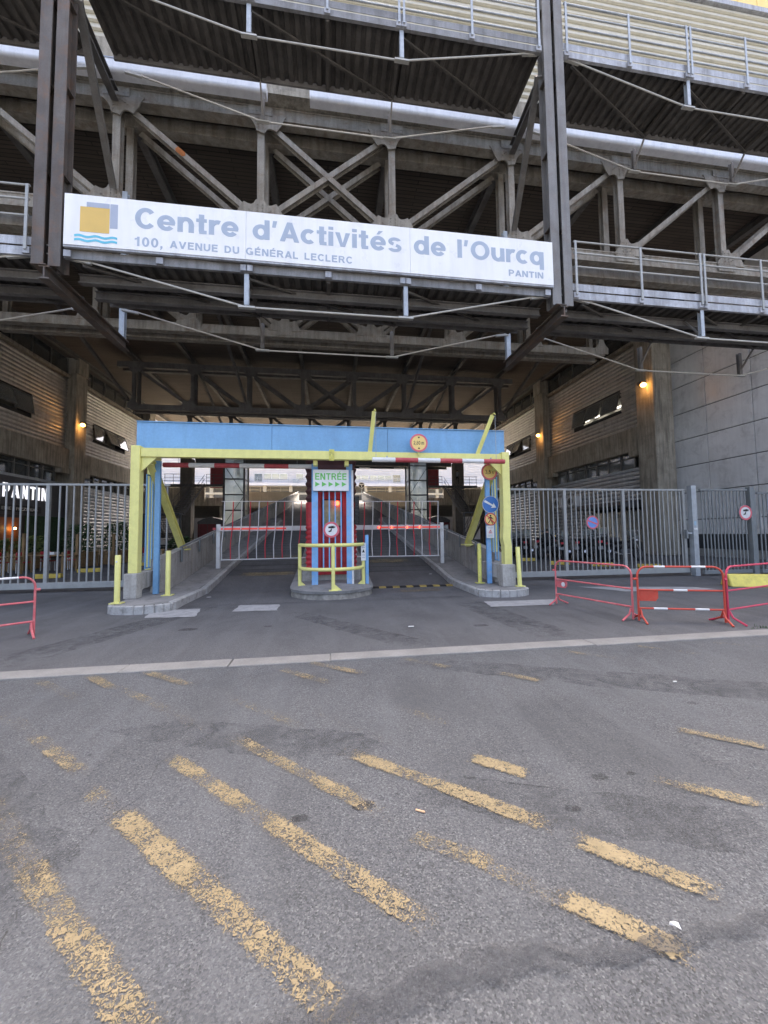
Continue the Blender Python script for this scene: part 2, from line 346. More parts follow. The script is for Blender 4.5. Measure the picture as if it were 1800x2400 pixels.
def text(s, name, m_, parent, o, u, v, w, h=None, bold=.02, depth=.004, spacing=1.0):
    """text laid out from o (baseline left) along u, up v, fitted to width w (and cap height h)"""
    cu = bpy.data.curves.new('t', 'FONT'); cu.body = s; cu.size = 1; cu.offset = bold; cu.extrude = 0; cu.resolution_u = 3; cu.space_character = spacing
    ob = bpy.data.objects.new('t', cu); C.objects.link(ob)
    dg = bpy.context.evaluated_depsgraph_get(); dg.update()
    me = bpy.data.meshes.new_from_object(ob.evaluated_get(dg)); bpy.data.objects.remove(ob); bpy.data.curves.remove(cu)
    xs = [p.co.x for p in me.vertices]; x0, x1 = min(xs), max(xs); sx = w/(x1-x0); sy = (h/.73) if h else sx
    o, u, v = V(o), V(u), V(v); n = u.cross(v).normalized()
    bm = bmesh.new(); bm.from_mesh(me)
    r = bmesh.ops.extrude_face_region(bm, geom=bm.faces[:])
    top = {e for e in r['geom'] if isinstance(e, bmesh.types.BMVert)}
    for p in bm.verts: p.co = o+u*((p.co.x-x0)*sx)+v*(p.co.y*sy)+n*(depth if p in top else 0)
    bmesh.ops.recalc_face_normals(bm, faces=bm.faces)
    bm.to_mesh(me); bm.free(); me.name = name; me.materials.clear(); me.materials.append(m_)
    return link(name, me, parent)
X, Y, Z = V((1,0,0)), V((0,1,0)), V((0,0,1))
# --- heavy grotesque letters drawn from thick strokes; cap height 1, stroke T
T = .2
def gl(*st, w): return (w, st)
G_ = {
 'C': gl(('a',.43,.5,.43,.52,40,320), w=.79), 'O': gl(('a',.48,.5,.48,.52,0,360), w=.96), 'G': gl(('a',.45,.5,.45,.52,45,330),('l',.5,.42,.86,.42,.17),('l',.77,.03,.77,.48), w=.88),
 'e': gl(('a',.37,.37,.37,.39,0,322),('l',.12,.36,.72,.36,.13), w=.74), 'c': gl(('a',.36,.37,.36,.39,48,312), w=.63), 'o': gl(('a',.37,.37,.37,.39,0,360), w=.74),
 'n': gl(('l',.1,0,.1,.74),('a',.33,.42,.33,.34,0,165),('l',.56,0,.56,.44), w=.66), 'u': gl(('l',.56,0,.56,.74),('a',.33,.32,.33,.34,180,345),('l',.1,.3,.1,.74), w=.66),
 'm': gl(('l',.1,0,.1,.74),('a',.31,.42,.31,.34,0,165),('l',.52,0,.52,.44),('a',.73,.42,.31,.34,0,150),('l',.94,0,.94,.44), w=1.04),
 't': gl(('l',.22,.1,.22,.96),('l',0,.66,.44,.66,.15),('l',.13,.08,.44,.08,.15), w=.44), 'r': gl(('l',.1,0,.1,.74),('a',.36,.38,.36,.37,68,160), w=.41),
 'd': gl(('a',.36,.37,.36,.39,0,360),('l',.63,0,.63,1), w=.73), 'q': gl(('a',.36,.37,.36,.39,0,360),('l',.63,-.26,.63,.74), w=.73),
 'i': gl(('l',.1,0,.1,.74),('l',.1,.84,.1,1.0), w=.2), 'l': gl(('l',.1,0,.1,1), w=.2), '‘': gl(('p',((.02,.66),(.17,.66),(.24,1.0),(.06,1.0))), w=.26),
 's': gl(('a',.32,.54,.31,.22,20,255,.165),('a',.32,.20,.32,.22,-165,75,.165), w=.64), 'v': gl(('p',((.0,.74),(.21,.74),(.34,.2),(.45,0),(.24,0))),('p',((.69,.74),(.48,.74),(.345,.2),(.24,0),(.45,0))), w=.69),
 'A': gl(('p',((0,0),(.22,0),(.54,1),(.32,1))),('p',((.86,0),(.64,0),(.32,1),(.54,1))),('l',.2,.29,.66,.29,.17), w=.82), 'V': gl(('p',((0,1),(.22,1),(.54,0),(.32,0))),('p',((.86,1),(.64,1),(.32,0),(.54,0))), w=.86),
 'E': gl(('l',.1,0,.1,1),('l',.1,.09,.68,.09,.18),('l',.1,.52,.63,.52,.17),('l',.1,.91,.68,.91,.18), w=.68), 'N': gl(('l',.1,0,.1,1),('l',.68,0,.68,1),('p',((.02,1),(.24,1),(.76,0),(.54,0))), w=.78),
 'U': gl(('l',.1,.36,.1,1),('l',.66,.36,.66,1),('a',.38,.37,.38,.39,180,360), w=.76), 'D': gl(('l',.1,0,.1,1),('a',.32,.5,.46,.5,-90,90),('l',.1,.09,.33,.09,.18),('l',.1,.91,.33,.91,.18), w=.78),
 'R': gl(('l',.1,0,.1,1),('a',.42,.71,.32,.29,-90,90,.18),('l',.1,.91,.43,.91,.18),('l',.1,.51,.43,.51,.18),('p',((.36,.45),(.58,.47),(.80,0),(.57,0))), w=.78),
 'P': gl(('l',.1,0,.1,1),('a',.40,.68,.32,.32,-90,90,.18),('l',.1,.91,.41,.91,.18),('l',.1,.45,.41,.45,.18), w=.72), 'L': gl(('l',.1,0,.1,1),('l',.1,.09,.62,.09,.18), w=.62),
 'T': gl(('l',.36,0,.36,1),('l',0,.91,.72,.91,.18), w=.72), 'I': gl(('l',.1,0,.1,1), w=.2), '1': gl(('l',.33,0,.33,1),('p',((.02,.66),(.24,.72),(.24,1),(.2,.86),(.02,.82))), w=.5),
 '0': gl(('a',.32,.5,.32,.51,0,360), w=.64), '8': gl(('a',.32,.73,.28,.28,0,360,.16),('a',.32,.27,.32,.29,0,360,.17), w=.64), ',': gl(('p',((.04,.2),(.22,.2),(.22,.0),(.1,-.22),(.02,-.22),(.08,0),(.04,.0))), w=.26),
 '2': gl(('a',.31,.68,.31,.33,-35,175,.18),('p',((.0,.16),(.24,.16),(.6,.56),(.44,.62))),('l',.0,.085,.62,.085,.17), w=.62), '3': gl(('a',.30,.73,.29,.28,-90,160,.16),('a',.30,.27,.31,.29,-160,90,.16), w=.62),
 '5': gl(('a',.3,.32,.32,.34,-160,130,.17),('l',.1,.92,.58,.92,.16),('p',((.06,.4),(.22,.4),(.24,1),(.1,1))), w=.62) }
G_['é'] = (.74, G_['e'][1]+(('p',((.3,.84),(.42,.84),(.6,1.03),(.4,1.03))),)); G_['É'] = (.68, G_['E'][1]+(('p',((.28,1.07),(.4,1.07),(.56,1.26),(.38,1.26))),))
def letters(s, m_, parent, o, u, v, w, h, sp=.13, depth=.003, space=.42, name='letter', t=1.0):
    """one mesh part for each letter, fitted to width w and cap height h"""
    o, u, v = V(o), V(u), V(v); n = u.cross(v).normalized(); x = 0; out = []
    for ch in s:
        if ch == ' ': x += space; continue
        out.append((ch,x)); x += G_[ch][0]+sp
    sx_ = w/(x-sp); sy_ = h
    for ch, x0 in out:
        mb = MB()
        for i, st in enumerate(G_[ch][1]):
            dn = n*(depth+.0004*i)
            if st[0] == 'p': mb.prism([((x0+a)*sx_,b*sy_) for a, b in st[1]], o, u, v, dn)
            elif st[0] == 'l':
                x1, y1, x2, y2 = st[1:5]; th = (st[5] if len(st) > 5 else T)/2*t
                pl = [(x1-th,y1),(x1+th,y1),(x2+th,y2),(x2-th,y2)] if x1 == x2 else [(x1,y1-th),(x2,y2-th),(x2,y2+th),(x1,y1+th)]
                mb.prism([((x0+a)*sx_,b*sy_) for a, b in pl], o, u, v, dn)
            else:
                cx, cy, rx, ry, a0, a1 = st[1:7]; th = (st[7] if len(st) > 7 else T)*t; k = 28; vs = []; fs = []; full = a1-a0 == 360
                for j in range(k+1):
                    a = R(a0+(a1-a0)*j/k); ca, sa = math.cos(a), math.sin(a)
                    for rr in ((rx,ry),(rx-th,ry-th*.88)):
                        p = o+u*((x0+cx+rr[0]*ca)*sx_)+v*((cy+rr[1]*sa)*sy_); vs += [p, p+dn]
                for j in range(k):
                    b = 4*j; fs += [(b+1,b+5,b+7,b+3),(b,b+2,b+6,b+4),(b,b+4,b+5,b+1),(b+2,b+3,b+7,b+6)]
                if not full: fs += [(0,1,3,2),(4*k,4*k+2,4*k+3,4*k+1)]
                mb.add(vs, fs)
        mb.build(name, m_, parent)
FR = V((0,-1,0))          # towards the camera side
def arc(cx, cy, r, a0, a1, n=6): return [(cx+r*math.cos(R(a0+(a1-a0)*i/n)), cy+r*math.sin(R(a0+(a1-a0)*i/n))) for i in range(n+1)]
def rz(y): return .148*max(0, min(y, 50)-10.6)

# ================================================================== THE SETTING
def sheet(name, x0, y0, x1, y1, z, m_): return struct(MB().add([(x0,y0,z),(x1,y0,z),(x1,y1,z),(x0,y1,z)], [(0,1,2,3)]).build(name, m_))
sheet('ground', -700, -700, 700, 700, -.03, FORE)
sheet('street', -60, -30, 60, 4.69, 0, STREET)
sheet('forecourt', -60, 4.93, 60, 140, 0, FORE)
# flush kerb strip, laid as long stones
ks = MB().box(-60, 4.655, -.06, 60, 4.945, -.012).build('kerb_strip', KERBS); struct(ks)
me1 = None
for i in range(-9, 12):
    x0 = i*1.15+random.uniform(-.02, .02)
    MB().box(x0, 4.68+random.uniform(-.006, .006), -.04, x0+1.149, 4.94+random.uniform(-.006, .006), .010+random.uniform(0, .006)).build('kerb_stone', KERBS, ks, bevel=.006)
# painted stripes on the street (x0,y0,x1,y1,width,how much is left)
for si, (x0, y0, x1, y1, wd, k) in enumerate([(-1.95,2.60,-1.2,1.9,.15,.46),(-1.35,2.03,-.50,1.28,.145,.66),(-1.38,2.56,-1.12,2.33,.14,.36),(-1.15,2.36,-.55,1.83,.15,.68),(-.6,1.87,.04,1.28,.145,.68),(-1.08,2.88,-.35,2.19,.135,.70),(-.38,2.22,.36,1.52,.14,.66),(-.68,3.04,.26,2.13,.13,.58),
        (.16,2.70,1.05,1.95,.135,.74),(.99,2.49,1.14,2.37,.13,.78),(.44,1.92,.67,1.77,.13,.62),(.74,1.69,.95,1.51,.12,.4),(.98,1.50,1.20,1.32,.13,.7),(1.24,1.75,1.52,1.50,.13,.76),
        (1.96,2.12,2.28,1.89,.12,.56),(2.62,2.60,2.92,2.36,.12,.62),(-2.95,3.97,-2.2,3.32,.15,.34),(-2.25,3.36,-1.55,2.76,.14,.52),(-2.55,4.62,-2.1,4.2,.14,.6),(-2.1,4.25,-1.36,3.6,.13,.42),(-1.98,4.63,-1.40,4.18,.14,.55),(-1.5,3.7,-.95,3.2,.13,.3),
        (-.54,4.48,-.02,4.0,.14,.52),(-.22,4.63,.34,4.2,.14,.56),(-3.0,4.55,-2.3,4.0,.14,.42),(1.80,3.92,2.04,3.70,.13,.55),(-.92,3.8,-.2,3.1,.13,.34),(2.9,4.5,3.3,4.15,.13,.45),(3.9,4.55,4.4,4.1,.13,.4),(.9,4.55,1.3,4.2,.13,.5),(5.0,4.5,5.4,4.2,.13,.4),(-.3,3.5,.5,2.7,.12,.24),(.6,3.3,.9,3.0,.12,.35)]):
    L = math.hypot(x1-x0, y1-y0)+.1; a = math.atan2(y1-y0, x1-x0)
    o = MB().add([(-.1,-wd/2,0),(L,-wd/2,0),(L,wd/2,0),(-.1,wd/2,0)], [(0,1,2,3)]).build('road_marking', PAINT)
    o.location = (x0, y0, .004+si*.0004); o.rotation_euler = (0,0,a); o.color = (k-.17+random.uniform(-.05,.05),0,0,1); struct(o)
# tar sealing run across the near street
tb = [(-1.2,1.14),(-.55,1.28),(0,1.31),(.35,1.38),(.62,1.42),(.9,1.345),(1.2,1.335),(1.7,1.37),(2.6,1.45),(2.6,1.37),(1.7,1.305),(1.3,1.29),(.95,1.28),(.6,1.30),(.1,1.235),(-.5,1.17),(-1.2,1.02)]
tj = []
for (ax, ay), (bx, by) in zip(tb, tb[1:]+tb[:1]):
    n = max(2, int(math.hypot(bx-ax,by-ay)/.03))
    for j in range(n): tj.append((ax+(bx-ax)*j/n+random.uniform(-.006,.006), ay+(by-ay)*j/n+.012*math.sin(j*.9+ax*7)+random.uniform(-.008,.008)))
o = MB().add([(x,y,.0185) for x,y in tj], [tuple(range(len(tj)))]).build('tar_seam', TAR); o.color = (.66,0,0,1); struct(o)
# crack
cr = [(-1.62,1.02),(-1.25,1.38),(-1.18,1.62),(-1.28,1.95),(-1.2,2.25),(-1.08,2.5),(-1.12,2.78),(-1.0,3.15)]
vs = []; fs = []; k = 0
for (ax, ay), (bx, by) in zip(cr, cr[1:]):
    for j in range(8):
        t = j/8; wv = .001+.0035*random.random()*(.2+((k*7)%5)*.22); x = ax+(bx-ax)*t+random.uniform(-.012,.012); y = ay+(by-ay)*t
        vs += [(x-wv,y,.0025),(x+wv,y,.0025)]
        if k and (k*5) % 11 > 1: fs.append((2*k-2,2*k-1,2*k+1,2*k))
        k += 1
struct(MB().add(vs, fs).build('crack', mat('crack_black', (.055,.055,.055), .95)))
# light patches in the forecourt
for q in ([(-3.54,8.46),(-2.6,8.4),(-2.47,7.6),(-3.38,7.68)], [(-1.9,8.66),(-1.06,8.56),(-1.03,7.92),(-1.9,7.97)], [(3.3,8.0),(4.9,7.95),(4.5,7.35),(3.2,7.4)], [(6.6,9.6),(9.4,8.9),(9.6,8.4),(7.2,8.6)]):
    n = []
    for i in range(4):
        (ax,ay),(bx,by) = q[i], q[(i+1)%4]
        for j in range(6): n.append((ax+(bx-ax)*j/6+random.uniform(-.025,.025), ay+(by-ay)*j/6+random.uniform(-.02,.02)))
    struct(MB().add([(x,y,.0085) for x,y in n], [tuple(range(len(n)))]).build('concrete_patch', PATCH))
# dark oil spots
for x, y, r in ((-2.25,6.62,.09),(1.62,2.22,.035),(1.83,2.22,.02),(.18,2.2,.04),(-.16,2.16,.03),(3.1,3.0,.03),(1.3,2.0,.03),(2.4,6.0,.08),(-1.0,6.6,.05)):
    n = [(x+1.7*r*random.uniform(.8,1.2)*math.cos(i*.524), y+r*random.uniform(.8,1.2)*math.sin(i*.524), .0045) for i in range(12)]
    o = struct(MB().add(n, [tuple(range(12))]).build('stain', STAIN)); o.color = (.62,0,0,1)
# faint tyre trails swept across the street
for q, k in (([(.7,4.45),(1.3,4.55),(4.9,2.95),(4.5,2.65),(2.6,3.45)], .42),([(-1.7,3.3),(-1.3,3.5),(.3,2.95),(.5,2.6),(-.5,2.8)], .36),([(.3,2.25),(.7,2.42),(2.4,1.75),(2.2,1.5),(1.2,1.85)], .38),([(-3.2,3.2),(-2.6,3.5),(-1.0,1.9),(-1.2,1.7)], .3),([(-.9,7.6),(-.5,7.7),(1.5,5.1),(.9,5.1)], .4),([(2.6,8.2),(3.2,8.2),(3.6,5.1),(2.9,5.1)], .4),([(-2.9,8.6),(-2.3,8.6),(-3.6,5.1),(-4.3,5.1)], .4)):
    tj = []
    for (ax, ay), (bx, by) in zip(q, q[1:]+q[:1]):
        for j in range(14): tj.append((ax+(bx-ax)*j/14+random.uniform(-.03,.03), ay+(by-ay)*j/14+random.uniform(-.03,.03)))
    o = struct(MB().add([(x,y,.0019) for x,y in tj], [tuple(range(len(tj)))]).build('tyre_trail', TRAIL)); o.color = (k,0,0,1)
# ---- ramp up through the hall
ys = [8.78, 10.6]+[10.6+i*1.97 for i in range(1, 21)]+[79]
vs = []; fs = []
for i, y in enumerate(ys):
    z = rz(y)+(.006 if y > 8.5 else .005); vs += [(-4.05,y,z),(4.45,y,z)]
    if i: fs.append((2*i-2,2*i-1,2*i+1,2*i))
struct(MB().add(vs, fs).build('ramp', RAMPM))
for x0, y, wd, L, k in ((-2.85,12.2,2.0,.55,.55),(-2.6,14.8,1.8,.6,.35),(1.3,13.6,1.7,.75,.5),(1.6,9.6,1.5,.6,.35)):
    o = MB().add([(0,0,0),(wd,0,0),(wd,L,.148*L if y > 10.6 else 0),(0,L,.148*L if y > 10.6 else 0)], [(0,1,2,3)]).build('road_marking', PAINT)
    o.location = (x0,y,rz(y)+.012); o.color = (k,0,0,1); struct(o)
gv = MB(); y = 12.4
while y < 49:
    z = rz(y)+.0115; gv.add([(-3.05,y,z),(3.35,y,z),(3.35,y+.06,z+.0089),(-3.05,y+.06,z+.0089)], [(0,1,2,3)]); y += .62
struct(gv.build('ramp_grooves', mat('groove_dark', (.06,.06,.06), .95)))
# raised pavements along both lanes, kerb stones all round
def pavement(s):
    xa, xb = (-4.35,-3.12) if s < 0 else (3.42,4.75)
    xi = xb if s < 0 else xa; y0 = 8.05 if s < 0 else 8.42
    cx = (xa+xb)/2; r = (xb-xa)/2
    nose = [(cx+r*math.cos(R(180+180*i/10)), y0+.62*r+.62*r*math.sin(R(180+180*i/10))) for i in range(11)]
    yb = [y0+.62*r+i*.9 for i in range(1, 22)]
    vs = []; fs = []
    ring = [(p[0]+(cx-p[0])*.14, p[1]+.08) for p in nose]
    top = [(*p, .16) for p in ring]; MBp = MB()
    MBp.add(top, [tuple(range(len(top)))])
    k = [(ring[0][0], ring[0][1]), (ring[-1][0], ring[-1][1])]; strip = [(k[0][0],k[0][1],.16),(k[1][0],k[1][1],.16)]
    for y in yb: strip += [(xa+(.15 if s > 0 else 0), y, .16+rz(y)), (xb-(.15 if s < 0 else 0), y, .16+rz(y))]
    MBp.add(strip, [(2*i,2*i+1,2*i+3,2*i+2) for i in range(len(strip)//2-1)])
    base = struct(MBp.build('pavement', PAVE))
    def stone(p, q, inner_p, inner_q, z0p, z0q, h=.165):
        j = lambda: random.uniform(-.008,.008)
        vs = [(p[0]+j(),p[1]+j(),z0p-.2),(q[0]+j(),q[1]+j(),z0q-.2),(inner_q[0],inner_q[1],z0q-.2),(inner_p[0],inner_p[1],z0p-.2)]
        dz = h+random.uniform(-.006,.008)
        vs += [(a,b,(z0p if i in (0,3) else z0q)+dz) for i,(a,b,_) in enumerate(vs)]
        MB().add(vs, [(0,3,2,1),(4,5,6,7),(0,1,5,4),(1,2,6,5),(2,3,7,6),(3,0,4,7)]).build('kerb_stone', KERB, base, bevel=.018)
    for i in range(10):
        p, q = V((*nose[i],0)), V((*nose[i+1],0)); d = (q-p)*.012
        p, q = p+d, q-d
        stone(p, q, ring[i], ring[i+1], 0, 0)
    yy = nose[0][1]
    for i in range(18):
        a, b = yy+i*1.0+.005, yy+i*1.0+.994
        stone((xi,a),(xi,b),(xi-s*-.15,a) if s < 0 else (xi+.15,a),(xi-.15,b) if s < 0 else (xi+.15,b), rz(a), rz(b))
    return base
pavement(-1); pavement(1)
# fix: inner lip of the stones on the left runs inwards (towards -x)

# ---- traffic island in the middle
isl = [(1.02*math.cos(R(a))+.06, 9.85+.95*math.sin(R(a))) for a in range(180, 361, 9)]
isl = [(x+random.uniform(-.012,.012), y+random.uniform(-.02,.02)) for x, y in isl]+[(1.1,13),(1.1,18),(-.96,18),(-.96,13)]
def ring_wall(poly, z0, z1, inset0, inset1):
    cx, cy = .06, 12; mb = MB(); n = len(poly)
    pin = lambda p, k: (p[0]+(cx-p[0])*k, p[1]+(9.95-p[1])*k if p[1] < 10.4 else p[1])
    vs = [(*pin(p,inset0), z0+rz(p[1])) for p in poly]+[(*pin(p,inset1), z1+rz(p[1])) for p in poly]
    return mb.add(vs, [(i,(i+1)%n,n+(i+1)%n,n+i) for i in range(n)]+[tuple(range(n,2*n))])
ISLM = mat('island_stone', (.26, .245, .215), .9, var=.25, sc=6, streak=.4, dirt=(.12, .105, .085), dirt_amt=.8, bump=.6, bsc=18)
isb = struct(ring_wall(isl, -.05, .14, .0, .035).build('traffic_island', ISLM))
isl2 = [(x*(1+.015*random.random()), y+random.uniform(-.03,.01)) for x, y in isl]
ring_wall(isl2, .135, .20, .015, .0).build('broken_top_slab', PAVE, isb)
sb = MB()
for i in range(9):
    pass
HUMPY = mat('hump_yellow', (.30,.22,.06), .7, var=.25, sc=9, dirt=(.08,.07,.05), dirt_amt=.7)
hump = thing('speed_hump', 'black and yellow striped rubber speed hump across the right entry lane', 'speed hump', (2.2,10.4,0))
for i in range(12):
    x0 = 1.15+i*.19
    prof = [(-.12,0),(.12,0),(.07,.035),(-.07,.035)]
    MB().sweep(prof, (x0,10.6,.006), (x0+.188,10.6,.006)).build('hump_segment', HUMPY if i % 2 else RUB, hump)

# ================================================================== HALL: side buildings
BAYS = [(10.0,20.1),(21.5,32.1),(33.5,44.1)]
def slat_mesh(L, m_, pitch=.275, d=.07):
    return MB().sweep([(0,0),(d*.25,pitch*.12),(d,pitch*.35),(d,pitch*.72),(d*.2,pitch*.95),(0,pitch*.95)], (0,0,0), (0,L,0)).mesh('slat', m_)
SM = {}
def slat(parent, s, x, y0, y1, z, m_=LOUV):
    k = (round(y1-y0,2), m_.name)
    if k not in SM: SM[k] = slat_mesh(y1-y0, m_)
    if s > 0: return link('slat', SM[k], parent, (x, y1, z), (0,0,math.pi))   # profile sticks out to -x
    return link('slat', SM[k], parent, (x, y0, z))
def sash(parent, s, x, y0, y1, z0, z1, tilt, gm=GLS):
    """top-hung window sash, bottom swung out by tilt"""
    h = z1-z0; t = R(tilt); ox = -s
    e = V((ox*math.sin(t), 0, -math.cos(t)))                    # down along the sash
    o = V((x, y0, z1)); nrm = V((ox*math.cos(t),0,math.sin(t)))
    fr = MB(); L = y1-y0; b = .06
    P = lambda a, c: o+Y*a+e*c
    for p, q in ((P(0,b/2),P(L,b/2)),(P(0,h-b/2),P(L,h-b/2)),(P(b/2,b),P(b/2,h-b)),(P(L-b/2,b),P(L-b/2,h-b))): fr.bar(p,q,.06,.05)
    f = fr.build('window', FRAME, parent)
    MB().prism([(b,b),(L-b,b),(L-b,h-b),(b,h-b)], o-nrm*.01, Y, e, nrm*.008).build('pane', gm, f)
def side_building(s):
    xw = s*20.0
    side = 'right' if s > 0 else 'left'
    t = thing('warehouse_building', f'long concrete and metal slat building along the {side} side of the covered hall', 'building', (s*20.5,32,0))
    MB().box(min(xw+s*.9, xw+s*9), 10 if s < 0 else 21.3, 0, max(xw+s*.9, xw+s*9), 46, 15.4).build('wall', DARKI, t)
    yend = [20.8,32.8,44.8]
    for y in yend:
        c = MB().box(min(s*19.3,s*20.6), y-.7, 0, max(s*19.3,s*20.6), y+.7, 14.2).build('column', CONCB, t, bevel=.05)
        MB().box(min(s*19.2,s*20.7), y-.6, 14.203, max(s*19.2,s*20.7), y+.6, 15.4).build('column_head', CONCB, t)
    for bi, (y0, y1) in enumerate(BAYS):
        if s > 0 and bi == 0: continue
        MB().box(min(s*19.62,s*20.4), y0+.003, 6.65, max(s*19.62,s*20.4), y1-.003, 8.2).build('beam', CONCB, t, bevel=.03)
        MB().box(min(s*19.5,s*20.4), y0+.003, 6.3, max(s*19.5,s*20.4), y0+1.0, 6.647).build('beam_haunch', CONCB, t)
        MB().box(min(s*19.5,s*20.4), y1-1.0, 6.3, max(s*19.5,s*20.4), y1-.003, 6.647).build('beam_haunch', CONCB, t)
        # top window strip under the roof
        MB().box(min(s*19.7,s*20.4), y0, 13.75, max(s*19.7,s*20.4), y1, 13.95).build('sill', CONCB, t)
        g = MB().box(min(xw,xw+s*.02), y0, 13.95, max(xw,xw+s*.02), y1, 15.3).build('clerestory_glass', GLSD, t)
        for k in range(7):
            yy = y0+(y1-y0)*k/6; MB().box(min(xw-s*.06,xw-s*.003), yy-.04, 13.95, max(xw-s*.06,xw-s*.003), yy+.04, 15.3).build('mullion', FRAME, g)
        wy0, wy1 = (y0+2.0, y0+7.2)
        MB().box(min(xw+s*.06,xw+s*.12), y0, 8.2, max(xw+s*.06,xw+s*.12), wy0, 13.75).build('backing_wall', DARKI, t)
        MB().box(min(xw+s*.06,xw+s*.12), wy1, 8.2, max(xw+s*.06,xw+s*.12), y1, 13.75).build('backing_wall', DARKI, t)
        MB().box(min(xw+s*.06,xw+s*.12), wy0, 11.05, max(xw+s*.06,xw+s*.12), wy1, 13.75).build('backing_wall', DARKI, t)
        MB().box(min(xw+s*.06,xw+s*.12), wy0, 8.2, max(xw+s*.06,xw+s*.12), wy1, 9.85).build('backing_wall', DARKI, t)
        for k in range(20):
            z = 8.22+k*.275
            if z+.26 > 9.85 and z < 11.05:
                slat(t, s, xw, y0, wy0-.02, z); slat(t, s, xw, wy1+.02, y1, z)
            else: slat(t, s, xw, y0, y1, z)
        zt = 8.22+(6)*.275
        for k in range(3):
            a = wy0+k*(wy1-wy0)/3; sash(t, s, xw-s*.05, a+.03, a+(wy1-wy0)/3-.03, 9.8, 11.1, (14,20,9)[k] if bi != 2 else (8,24,18)[k])
        MB().box(min(xw+s*.85,xw+s*.88), wy0, 9.85, max(xw+s*.85,xw+s*.88), wy1, 11.05).build('room_back', ROOMI, t)
        MB().box(min(xw-s*.02,xw+s*.06), wy0, 11.06, max(xw-s*.02,xw+s*.06), wy1, 11.13).build('window_head', FRAME, t)
        if s > 0 and bi == 1:
            for k in range(3):
                yy = wy0+.6+k*1.75; MB().tube([(xw+s*.6,yy,10.35),(xw+s*.6,yy+1.1,10.35)], .045).build('fluorescent_tube', TUBE, t)
        # ground floor window strip
        g = MB().box(min(xw+s*.06,xw+s*.08), y0+1.0, 5.6, max(xw+s*.06,xw+s*.08), y1-1.0, 6.65).build('strip_window', GLSD if s < 0 else GLS, t)
        for k in range(8):
            yy = y0+1.0+(y1-y0-2)*k/7; MB().box(min(xw-s*.06,xw+s*.055), yy-.05, 5.6, max(xw-s*.06,xw+s*.055), yy+.05, 6.65).build('mullion', FRAME, g)
        MB().box(min(xw-s*.05,xw+s*.055), y0+1.0, 6.3, max(xw-s*.05,xw+s*.055), y1-1.0, 6.36).build('transom', FRAME, g)
        MB().box(min(xw+s*.7,xw+s*.72), y0, 5.5, max(xw+s*.7,xw+s*.72), y1, 6.65).build('room_back', ROOMI, t)
        MB().box(min(xw+s*.06,xw+s*.12), y0, 0, max(xw+s*.06,xw+s*.12), y1, 5.5).build('backing_wall', DARKI, t)
        MB().box(min(xw-s*.06,xw+s*.055), y0, 5.42, max(xw-s*.06,xw+s*.055), y1, 5.6).build('sill', GALV, t)
        MB().box(min(xw-s*.02,xw+s*.06), y0, 0, max(xw-s*.02,xw+s*.06), y1, .5).build('plinth', CONC, t)
        if s < 0 and bi == 1: continue          # the restaurant front takes this bay
        for k in range(17):
            z = .52+k*.288
            if s > 0 and bi == 1 and z < 3.2:
                slat(t, s, xw, y0, 21.9, z, LOUVG); slat(t, s, xw, 26.6, y1, z, LOUVG)
            else: slat(t, s, xw, y0, y1, z, LOUVG)
    return t
bl = side_building(-1); br = side_building(1)
# restaurant front in the left building
rf = thing('restaurant_front', 'dark restaurant front with orange door and lit letters behind the left fence', 'shop front', (-19.9,27,0))
MB().box(-19.96,21.55,3.0,-19.80,32.05,5.4).build('fascia', mat('fascia_dark', (.06,.06,.065), .6), rf)
MB().box(-19.95,21.55,0,-19.9,32.05,3.0).build('shop_wall', mat('shop_dark', (.05,.045,.042), .6), rf)
MB().box(-19.92,25.6,0.02,-19.84,27.9,2.8).build('door', ORDOOR, rf)
MB().box(-19.9,28.4,0.3,-19.72,31.9,2.98).build('green_wall', HEDGE, rf)
MB().ball((-19.6,27.2,2.1), .07).build('bulb', WARMB, rf)
letters('PANTIN', NEON, rf, (-19.795,26.4,4.05), Y, Z, 3.75, .88, .3, .05, t=.8)
MB().box(-19.80,24.5,3.15,-19.76,29.6,3.6).build('name_board', SBLK, rf)
text('ERIE - PIZZERIA -', 'board_letters', mat('board_letter', (.55,.55,.52), .5), rf, (-19.755,26.35,3.27), Y, Z, 2.95, .2, .005, .01)

# right hand panelled wall, standing outside the hall
pw = thing('panelled_wall', 'tall wall of large grey metal panels right of the hall entrance', 'wall', (21.6,14,0))
MB().box(21.28,4,0,21.9,21.2,15.6).build('core', PANELD, pw)
MB().box(21.16,4,0,21.275,21.2,.42).build('plinth', CONC, pw)
MB().box(21.18,4,.425,21.275,21.2,1.2).build('dark_base', PANELD, pw)
zs = [1.22,2.1,3.7,5.3,6.92,8.55,10.2,11.85,13.5,15.3]
for i in range(7):
    ya, yb = 21.1-2.42*i-2.42, 21.1-2.42*i
    for a, b in zip(zs, zs[1:]):
        MB().box(21.2-random.uniform(0,.008), ya+.024, a+.024, 21.276, yb-.024, b-.024).build('panel', PANEL, pw, bevel=.006)
for a, b in zip(zs, zs[1:]): MB().box(20.63,21.05,a+.012,21.26,21.2,b-.012).build('end_panel', PANEL, pw, bevel=.006)
MB().box(21.17,16.2,1.5,21.195,16.9,2.25).build('paper_notice', WHT, pw)

